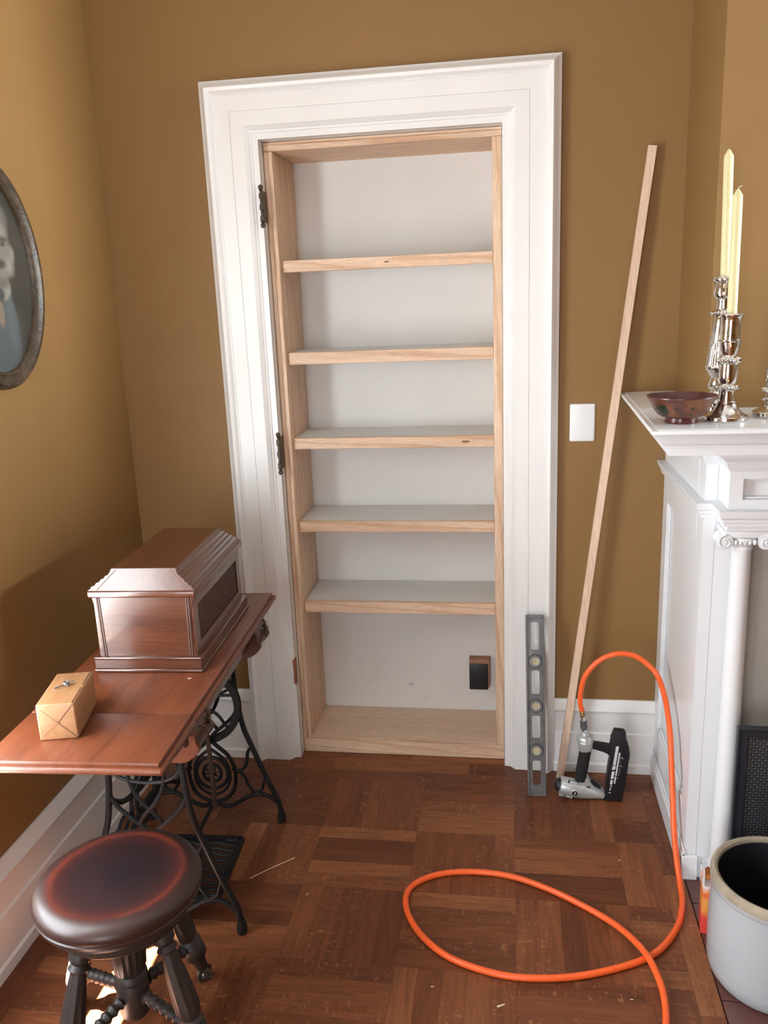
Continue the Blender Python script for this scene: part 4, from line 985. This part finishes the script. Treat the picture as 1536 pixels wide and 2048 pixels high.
# cast-iron end frames
XC = -0.217
def endframe(y, mirror_only=False):
    fr = None
    b = new_bm(); box(b, XC-0.115, XC+0.115, y-0.012, y+0.012, TZ-0.04, TZ-0.0246, 0.002); fr = t.part('end_frame', b, M_IRON, local=True, label='ornate black iron end frame')
    for s in (1, -1):
        def q(x, z): return (XC + s*(x-XC), y, z)
        b = new_bm(); tube(b, smooth_path([q(-0.118, 0.735), q(-0.119, 0.60), q(-0.116, 0.46), q(-0.101, 0.344), q(-0.078, 0.272), q(-0.040, 0.164), q(-0.010, 0.090), q(0.000, 0.045), q(0.001, 0.014)], 6), 0.0085, 10); t.part('frame_leg', b, M_IRON, fr, local=True)
        b = new_bm(); lathe(b, [(0.009, 0.002), (0.014, 0.004), (0.0145, 0.020), (0.010, 0.042)], q(0.001, 0.0), n=16); t.part('caster_foot', b, M_IRON, fr, local=True)
        b = new_bm()
        tube(b, smooth_path([q(-0.004, 0.062), q(-0.014, 0.078), q(-0.042, 0.097), q(-0.084, 0.100), q(-0.125, 0.078), q(-0.160, 0.058), q(-0.185, 0.055), q(XC, 0.068)], 6), 0.0072, 8)
        tube(b, smooth_path([q(-0.080, 0.272), q(-0.094, 0.250), q(-0.098, 0.222), q(-0.110, 0.195), q(-0.130, 0.184), q(-0.150, 0.190)], 6), 0.0058, 8)
        tube(b, smooth_path([q(-0.130, 0.184), q(-0.112, 0.168), q(-0.100, 0.135), q(-0.080, 0.104)], 6), 0.0052, 8)
        tube(b, smooth_path([q(-0.080, 0.104), q(-0.058, 0.116), q(-0.050, 0.140), q(-0.040, 0.166)], 6), 0.0052, 8)
        tube(b, smooth_path([q(-0.110, 0.42), q(-0.130, 0.38), q(-0.165, 0.345), q(-0.200, 0.315), q(XC, 0.29)], 6), 0.0058, 8)
        tube(b, smooth_path([q(XC-0.005, 0.30), q(-0.190, 0.27), q(-0.160, 0.24), q(-0.142, 0.20), q(-0.140, 0.16), q(-0.150, 0.115), q(-0.175, 0.085), q(XC, 0.068)], 6), 0.0065, 8)
        tube(b, smooth_path([q(XC, 0.262), q(-0.195, 0.245), q(-0.170, 0.22), q(-0.160, 0.185), q(-0.160, 0.15), q(-0.175, 0.118), q(-0.20, 0.10), q(XC, 0.097)], 6), 0.0050, 8)
        # upper tracery
        tube(b, smooth_path([q(-0.119, 0.68), q(-0.15, 0.64), q(-0.19, 0.60), q(-0.235, 0.55), q(-0.262, 0.50), q(-0.262, 0.45), q(-0.24, 0.40), q(-0.205, 0.36), q(-0.185, 0.33)], 6), 0.0055, 8)
        tube(b, smooth_path([q(-0.115, 0.50), q(-0.14, 0.47), q(-0.175, 0.455), q(XC, 0.45)], 6), 0.0048, 8)
        t.part('frame_scrollwork', b, M_IRON, fr, local=True)
    b = new_bm(); path = [(XC + 0.052*math.cos(a), y, 0.175 + 0.056*math.sin(a)) for a in [2*math.pi*k/32 for k in range(32)]]; tube(b, path, 0.0060, 8, closed=True)
    path = [(XC + 0.030*math.cos(a), y, 0.175 + 0.032*math.sin(a)) for a in [2*math.pi*k/24 for k in range(24)]]; tube(b, path, 0.0055, 8, closed=True)
    for k in range(8):
        a = 2*math.pi*k/8 + 0.2; tube(b, [(XC+0.008*math.cos(a), y, 0.175+0.008*math.sin(a)), (XC+0.031*math.cos(a), y, 0.175+0.031*math.sin(a))], 0.0032, 6)
    ball(b, (XC, y, 0.175), 0.013, 14); t.part('frame_rosette', b, M_IRON, fr, local=True)
    return fr
F_NEAR, F_FAR = 0.205, 0.700
endframe(F_FAR); endframe(F_NEAR)
# cross brace between the frames, at the back
b = new_bm(); xb = -0.335
for z in (0.42,):
    tube(b, smooth_path([(xb, F_NEAR, 0.40), (xb, 0.30, 0.33), (xb, 0.40, 0.30), (xb, 0.4525, 0.295), (xb, 0.505, 0.30), (xb, 0.605, 0.33), (xb, F_FAR, 0.40)], 6), 0.008, 8)
tube(b, smooth_path([(xb, F_NEAR, 0.14), (xb, 0.30, 0.20), (xb, 0.40, 0.23), (xb, 0.4525, 0.235), (xb, 0.505, 0.23), (xb, 0.605, 0.20), (xb, F_FAR, 0.14)], 6), 0.008, 8)
for rr in (0.055, 0.085): tube(b, [(xb, 0.4525+rr*1.25*math.cos(2*math.pi*k/32), 0.265+rr*math.sin(2*math.pi*k/32)) for k in range(32)], 0.0065, 8, closed=True)
for s in (-1, 1): tube(b, smooth_path([(xb, 0.4525+s*0.11, 0.265), (xb, 0.4525+s*0.16, 0.285), (xb, 0.4525+s*0.20, 0.265), (xb, 0.4525+s*0.16, 0.245), (xb, 0.4525+s*0.11, 0.265)], 6), 0.005, 8)
t.part('cross_brace', b, M_IRON, local=True, label='black iron brace between the end frames')
# drive wheel beside the far frame, with belt guard
wy = F_FAR-0.055; wz = 0.445
b = new_bm(); lathe(b, [(0.112, -0.010), (0.131, -0.010), (0.133, -0.004), (0.128, 0.0), (0.133, 0.004), (0.131, 0.010), (0.112, 0.010), (0.110, 0.0), (0.112, -0.010)], (XC, wy, wz), (XC, wy+1, wz), 56, cap=False); wheel = t.part('drive_wheel', b, M_IRON, local=True)
b = new_bm(); lathe(b, [(0.016, -0.02), (0.018, 0.0), (0.016, 0.055)], (XC, wy, wz), (XC, wy+1, wz), 18); t.part('hub', b, M_IRON, wheel, local=True)
for k in range(6):
    a = 2*math.pi*k/6 + 0.3; ca, sa = math.cos(a), math.sin(a)
    b = new_bm(); tube(b, smooth_path([(XC+0.014*ca, wy, wz+0.014*sa), (XC+0.06*math.cos(a+0.22), wy, wz+0.06*math.sin(a+0.22)), (XC+0.113*ca, wy, wz+0.113*sa)], 5), 0.005, 8); t.part('spoke', b, M_IRON, wheel, local=True)
b = new_bm(); tube(b, smooth_path([(XC+0.02, wy-0.03, wz+0.03), (XC+0.03, wy-0.035, 0.30), (XC+0.04, wy-0.06, 0.12)], 5), 0.0075, 8); t.part('pitman_rod', b, wood('pitman_wood', (0.04, 0.02, 0.015), (0.06, 0.028, 0.02), (0.08, 0.035, 0.025), 'z', 0.5), local=True)
# foot treadle
pz = 0.085; px0, px1, py0, py1 = -0.345, -0.070, 0.222, 0.486
b = new_bm()
for a, c in (((px0, py0), (px1, py0)), ((px1, py0), (px1, py1)), ((px1, py1), (px0, py1)), ((px0, py1), (px0, py0))): bar(b, (*a, pz), (*c, pz), 0.018, 0.014)
tr = t.part('treadle', b, M_IRON, local=True, label='black iron foot treadle')
for k in range(11):
    y = py0 + 0.024*(k+0.9)
    b = new_bm(); path = [(px0 + (px1-px0)*s/14, y + 0.0055*math.sin(s/14*6*math.pi), pz+0.002) for s in range(15)]
    tube(b, path, 0.0055, 6); t.part('treadle_slat', b, M_IRON, tr, local=True)
b = new_bm(); tube(b, [(XC, F_NEAR, 0.075), (XC, F_FAR, 0.075)], 0.007, 8); t.part('treadle_rod', b, M_IRON, tr, local=True)

# ------------------------------------------------------------------ bentwood-style machine cover
CO = (-0.571, -0.675, TZ)
t = Thing('sewing_machine_cover', 'glossy red-brown wooden sewing machine cover with sloped lid on the table', 'machine cover', CO, R(2.9))
hx, hy = 0.1415, 0.230
b = new_bm()
box(b, -hx, hx, -hy, hy, 0.0005, 0.010, 0.004, 3); box(b, -hx+0.004, hx-0.004, -hy+0.004, hy-0.004, 0.010, 0.034, 0.001); box(b, -hx+0.002, hx-0.002, -hy+0.002, hy-0.002, 0.034, 0.041, 0.003, 2)
t.part('base', b, M_COVER, local=True)
# waisted body: section swept along the length
zb0, zb1 = 0.041, 0.196
bodyp = [(0.124, zb0), (0.121, 0.060), (0.1195, 0.085), (0.1195, 0.140), (0.121, 0.165), (0.126, 0.182), (0.129, zb1)]
b = new_bm(); prism(b, [(x, z) for x, z in bodyp] + [(-x, z) for x, z in bodyp[::-1]], 'y', -hy+0.014, hy-0.014); body = t.part('body', b, M_COVER, local=True)
for s in (-1, 1):
    for e in (-1, 1):                       # beads of the end boards
        b = new_bm(); y = e*(hy-0.0135)
        for off in (0.108, 0.1135):
            bar(b, (s*off, y, zb0), (s*(off+0.003), y, zb1), 0.0032, 0.0032, (0, 1, 0))
        t.part('end_bead', b, M_COVER_D, body, local=True)
    xo = 0.1196*s                           # side panel with fretwork
    b = new_bm(); plate(b, [(-hy+0.016, zb0), (hy-0.016, zb0), (hy-0.016, zb1-0.012), (-hy+0.016, zb1-0.012)], [[(-hy+0.050, zb0+0.026), (hy-0.050, zb0+0.026), (hy-0.050, zb1-0.032), (-hy+0.050, zb1-0.032)]], 'x', xo-0.0005*s, xo+0.0065*s); t.part('side_frame', b, M_COVER_Y, body, local=True, smooth=None)
    b = new_bm(); y0, y1, z0, z1 = -hy+0.050, hy-0.050, zb0+0.026, zb1-0.032; H_ = z1-z0; k = y0-H_
    while k < y1:
        for sg in (1, -1):
            ya, yb = max(k, y0), min(k+H_, y1)
            if yb-ya > 0.004:
                za, zb_ = (z0+ya-k, z0+yb-k) if sg > 0 else (z1-(ya-k), z1-(yb-k))
                bar(b, (xo+0.0015*s, ya, za), (xo+0.0015*s, yb, zb_), 0.0028, 0.003, (1, 0, 0))
        k += 0.0115
    t.part('side_fretwork', b, M_COVER_D, body, local=True, smooth=None, kind='stuff')
b = new_bm(); box(b, -hx+0.004, hx-0.004, -hy+0.006, hy-0.006, zb1, 0.2135, 0.004, 3); t.part('rim', b, M_COVER, local=True)
# lid: fluted long slopes, plain end slopes, flat top
lp = [(0.1355, 0.214), (0.134, 0.2155)]
for k in range(4):
    x0 = 0.130-0.0105*k; z0 = 0.2175+0.0075*k
    lp += [(x0, z0), (x0-0.0035, z0+0.0058), (x0-0.0075, z0+0.0068)]
lp += [(0.0885, 0.2475), (0.0870, 0.2515), (0.0845, 0.2535), (0.0840, 0.2590), (0.0815, 0.2610)]
b = new_bm()
full = [(-x, z) for x, z in lp] + [(x, z) for x, z in lp[::-1]]
def yend(z): return (hy-0.010) - 0.032*(z-0.214)/0.047
lo = [b.verts.new((x, -yend(z), z)) for x, z in full]; hi = [b.verts.new((x, yend(z), z)) for x, z in full]
for i in range(len(full)-1): b.faces.new((lo[i], lo[i+1], hi[i+1], hi[i]))
b.faces.new((lo[-1], lo[0], hi[0], hi[-1])); b.faces.new(lo); b.faces.new(hi[::-1])
t.part('lid', b, M_COVER_Y, local=True, smooth=20)
b = new_bm()
for s in (-1, 1):
    bar(b, (s*0.070, -yend(0.259)-0.0004, 0.2585), (s*0.112, -yend(0.216)-0.0004, 0.2155), 0.0014, 0.001, (0, -1, 0))
t.part('lid_joint', b, M_COVER_D, local=True, kind='stuff')

# ------------------------------------------------------------------ tan attachment box and keys
t = Thing('tan_box', 'small tan box with diagonal flap seams on the near end of the table', 'box', (-0.632, -1.160, TZ), R(13))
w2, l2, hh = 0.0405, 0.079, 0.0835
b = new_bm(); box(b, -w2, w2, -l2, l2, 0.0005, hh, 0.004, 3); t.part('body', b, M_LEATHER, local=True)
b = new_bm(); e = 0.0003
cxx, czz = 0.002, 0.040
bar(b, (w2-0.004, -l2-e, hh-0.003), (cxx, -l2-e, czz), 0.0012, 0.0008, (0, -1, 0)); bar(b, (cxx, -l2-e, czz), (w2-0.002, -l2-e, 0.003), 0.0012, 0.0008, (0, -1, 0))
t.part('end_seam', b, M_SEAM, local=True)
b = new_bm(); bar(b, (-w2+0.010, -l2-e, hh-0.012), (cxx, -l2-e, czz), 0.0006, 0.0005, (0, -1, 0)); bar(b, (cxx, -l2-e, czz), (-w2+0.008, -l2-e, 0.010), 0.0006, 0.0005, (0, -1, 0)); t.part('end_seam', b, M_BAREWOOD, local=True)
b = new_bm(); bar(b, (w2-0.005, -l2+0.001, hh+e), (w2-0.005, -0.006, hh+e), 0.0016, 0.0008); bar(b, (w2-0.005, 0.008, hh+e), (w2-0.005, l2-0.001, hh+e), 0.0016, 0.0008); t.part('lid_seam', b, M_SEAM, local=True)
kz = TZ+hh
t = Thing('key_bunch', 'small dark metal keys lying on top of the tan box', 'keys', (-0.632, -1.150, kz+0.001))
kc = Vector((-0.634, -1.150, kz+0.0035))
for k, (ang, ln) in enumerate(((-2.2, 0.022), (-0.9, 0.016), (0.35, 0.012))):
    dv = Vector((math.cos(ang), math.sin(ang), 0)); b = new_bm()
    z = Vector((0, 0, 0.0022*k))
    tube(b, [kc+z+dv*0.006, kc+z+dv*(0.006+ln)], 0.0013, 8)
    tube(b, [kc+z + Vector((0.0058*math.cos(2*math.pi*i/16), 0.0045*math.sin(2*math.pi*i/16), 0)) for i in range(16)], 0.0013, 6, closed=True)
    bar(b, kc+z+dv*(0.003+ln)+Vector((0, 0, -0.0005)), kc+z+dv*(0.003+ln)+Vector((-dv.y, dv.x, 0))*0.005, 0.003, 0.0012); t.part('key', b, M_STEEL)

# ------------------------------------------------------------------ claw-foot piano stool
SO = Vector((-0.510, -1.262, 0.0)); SZT = 0.456
t = Thing('piano_stool', 'dark round piano stool with worn reddish seat and turned claw-foot legs', 'stool', SO)
m, nt, bs = principled('worn_stool_seat')
v = objcoord(nt); sp = nt.nodes.new('ShaderNodeVectorMath'); sp.operation = 'MULTIPLY'; sp.inputs[1].default_value = (1, 1, 0); nt.links.new(v, sp.inputs[0])
ln = nt.nodes.new('ShaderNodeVectorMath'); ln.operation = 'LENGTH'; nt.links.new(sp.outputs[0], ln.inputs[0])
nz = noise(nt, objcoord(nt, (1, 1, 1)), 14, 4, 0.6); ad = nt.nodes.new('ShaderNodeMath'); ad.operation = 'MULTIPLY_ADD'; ad.inputs[1].default_value = 0.022; nt.links.new(nz.outputs['Fac'], ad.inputs[0]); nt.links.new(ln.outputs['Value'], ad.inputs[2])
rp = ramp(nt, [(0.0, (0.012, 0.008, 0.011)), (0.105, (0.019, 0.009, 0.010)), (0.141, (0.040, 0.010, 0.009)), (0.150, (0.135, 0.024, 0.012)), (0.156, (0.085, 0.018, 0.011)), (0.164, (0.032, 0.014, 0.012)), (0.19, (0.030, 0.014, 0.012))]); nt.links.new(ad.outputs[0], rp.inputs['Fac'])
nw = noise(nt, objcoord(nt, loc=(3.1, 1.7, 0)), 5.5, 3, 0.6); rw = ramp(nt, [(0.40, (0, 0, 0)), (0.62, (1, 1, 1))]); nt.links.new(nw.outputs['Fac'], rw.inputs['Fac'])
dull = ramp(nt, [(0.0, (0.016, 0.009, 0.012)), (0.12, (0.026, 0.010, 0.010)), (0.150, (0.065, 0.015, 0.011)), (0.162, (0.036, 0.015, 0.012))]); nt.links.new(ad.outputs[0], dull.inputs['Fac'])
colw = mixc(nt, rw.outputs['Color'], dull.outputs['Color'], rp.outputs['Color'])
nt.links.new(colw, bs.inputs['Base Color']); bs.inputs['Roughness'].default_value = 0.42; bs.inputs['Coat Weight'].default_value = 0.2; bs.inputs['Coat Roughness'].default_value = 0.25; bs.inputs['Specular IOR Level'].default_value = 0.35
nb = noise(nt, objcoord(nt, (1, 0.15, 1)), 120, 2); add_bump(nt, bs, nb.outputs['Fac'], 0.05, 0.001)
b = new_bm(); lathe(b, [(0.0, SZT-0.004), (0.06, SZT-0.0035), (0.128, SZT-0.002), (0.140, SZT), (0.150, SZT-0.0005), (0.164, SZT-0.005), (0.173, SZT-0.011), (0.178, SZT-0.019), (0.179, SZT-0.026), (0.1765, SZT-0.034), (0.1725, SZT-0.0365), (0.1765, SZT-0.040), (0.1745, SZT-0.047), (0.1690, SZT-0.0495), (0.1710, SZT-0.054), (0.1650, SZT-0.060), (0.0, SZT-0.060)], SO, n=72); t.part('seat', b, m)
b = new_bm(); lathe(b, [(0.0, SZT-0.062), (0.145, SZT-0.062), (0.1475, SZT-0.067), (0.1460, SZT-0.076), (0.1420, SZT-0.079), (0.1420, SZT-0.094), (0.137, SZT-0.100), (0.0, SZT-0.100)], SO, n=56); t.part('seat_ring', b, M_STOOLWOOD)
# centre post
b = new_bm(); lathe(b, [(0.036, SZT-0.100), (0.038, SZT-0.11), (0.038, 0.26), (0.035, 0.215), (0.030, 0.205), (0.036, 0.198), (0.037, 0.190), (0.031, 0.182), (0.035, 0.172), (0.0365, 0.150), (0.034, 0.120), (0.033, 0.098), (0.026, 0.088), (0.012, 0.082), (0.0, 0.080)], SO, n=64, mod=lambda a, k, z: 1.0 + (0.045*math.sin(16*a) if 0.21 < z < SZT-0.105 else 0)); t.part('post', b, M_STOOLWOOD)
feet = [Vector((-0.428, -1.062, 0)), Vector((-0.708, -1.184, 0)), Vector((-0.590, -1.460, 0)), Vector((-0.312, -1.338, 0))]
LEGP = [(0.020, 0.0), (0.0235, 0.012), (0.0235, 0.024), (0.016, 0.034), (0.0225, 0.044), (0.0165, 0.052), (0.0175, 0.062), (0.0215, 0.10), (0.0255, 0.15), (0.0265, 0.178), (0.0245, 0.192), (0.0195, 0.200), (0.0255, 0.208), (0.0205, 0.215), (0.0265, 0.223), (0.0210, 0.231), (0.0275, 0.240), (0.0275, 0.262), (0.020, 0.275), (0.0165, 0.292), (0.0145, 0.315)]
for fpt in feet:
    out = (fpt - Vector((SO.x, SO.y, 0))).normalized()
    topp = Vector((SO.x, SO.y, SZT-0.099)) + out*0.112
    end = fpt + Vector((0, 0, 0.040)) - out*0.004
    Lg = (end-topp).length; k_ = Lg/0.315
    b = new_bm(); lathe(b, [(r, z*k_) for r, z in LEGP], topp, end, 40, mod=lambda a, k, z: 1.0 + (0.06*math.sin(10*a) if 7 <= k <= 9 else 0)); leg = t.part('leg', b, M_STOOLWOOD)
    b = new_bm(); ball(b, fpt+Vector((0, 0, 0.0165)), 0.0165, 16); t.part('glass_ball', b, plain('dark_glass_ball', (0.05, 0.04, 0.035), 0.1, coat=0.6) if 'dark_glass_ball' not in bpy.data.materials else bpy.data.materials['dark_glass_ball'], leg)
    for a in (-1.3, 0.0, 1.3, 3.14):
        dv = Matrix.Rotation(a, 3, 'Z') @ out; b = new_bm()
        tube(b, smooth_path([end+Vector((0, 0, 0.012)), end+dv*0.011+Vector((0, 0, -0.006)), fpt+dv*0.0195+Vector((0, 0, 0.022)), fpt+dv*0.0165+Vector((0, 0, 0.008))], 4), 0.0055, 8, radii=None); t.part('claw', b, M_BRONZE, leg)
    mid_ = topp.lerp(end, 0.735); hubp = Vector((SO.x, SO.y, 0.150)) + out*0.030
    Ls = (mid_-hubp).length; b = new_bm()
    sp_ = [(0.009, 0.0), (0.010, 0.006), (0.016, 0.012), (0.011, 0.018)] + [(0.0105 + 0.0045*(kk % 2), 0.022 + (Ls-0.046)*kk/12) for kk in range(13)] + [(0.016, Ls-0.012), (0.010, Ls-0.004), (0.009, Ls)]
    lathe(b, sp_, hubp, mid_, 20); t.part('stretcher', b, M_STOOLWOOD, leg)

# ------------------------------------------------------------------ loose bits
b = new_bm(); tube(b, smooth_path([(-0.425, -0.685, 0.0014), (-0.375, -0.636, 0.0018), (-0.315, -0.581, 0.0014)], 4), 0.0011, 6)
single('wood_sliver', b, M_HARDWOOD, 'thin pale wood sliver lying on the parquet beside the treadle table', 'wood sliver', (-0.37, -0.63, 0))
b = new_bm(); prism(b, [(0.300, -1.075), (0.322, -1.062), (0.324, -1.066), (0.301, -1.081)], 'z', 0.0005, 0.0015)
chips = [((0.312, -1.070), 0.020, 0.5, 'pale wood chip on the parquet nearest the camera below the hose loop'), ((0.145, -1.03), 0.009, 0.1, 'tiny pale wood chip left of the larger chip below the hose loop'), ((-0.24, -0.735), 0.010, 1.2, 'small pale wood chip on the parquet between treadle foot and hose loop'), ((0.655, -0.505), 0.008, 0.4, 'small white crumb on the parquet between nail gun and hose loop'), ((0.62, -1.02), 0.008, 0.1, 'tiny pale chip on the parquet where the hose crosses itself')]
b.free()
b = new_bm(); prism(b, [(-0.004, -0.0012), (0.004, -0.0006), (0.004, 0.0010), (-0.004, 0.0014)], 'z', 0.0004, 0.0016)
single('wood_chip', b, M_HARDWOOD, 'tiny pale wood chip on the table top in front of the machine cover', 'wood chip', (-0.442, -0.93, TZ), 0.2, local=True)
for (c, L_, a, lab) in chips:
    b = new_bm(); prism(b, [(-L_/2, -L_*0.10), (L_/2, -L_*0.05), (L_/2, L_*0.08), (-L_/2, L_*0.16)], 'z', 0.0004, 0.0016)
    single('wood_chip', b, M_HARDWOOD, lab, 'wood chip', (c[0], c[1], 0), a, 'wood chips on the floor', local=True)
print('planks', n_plank[0])
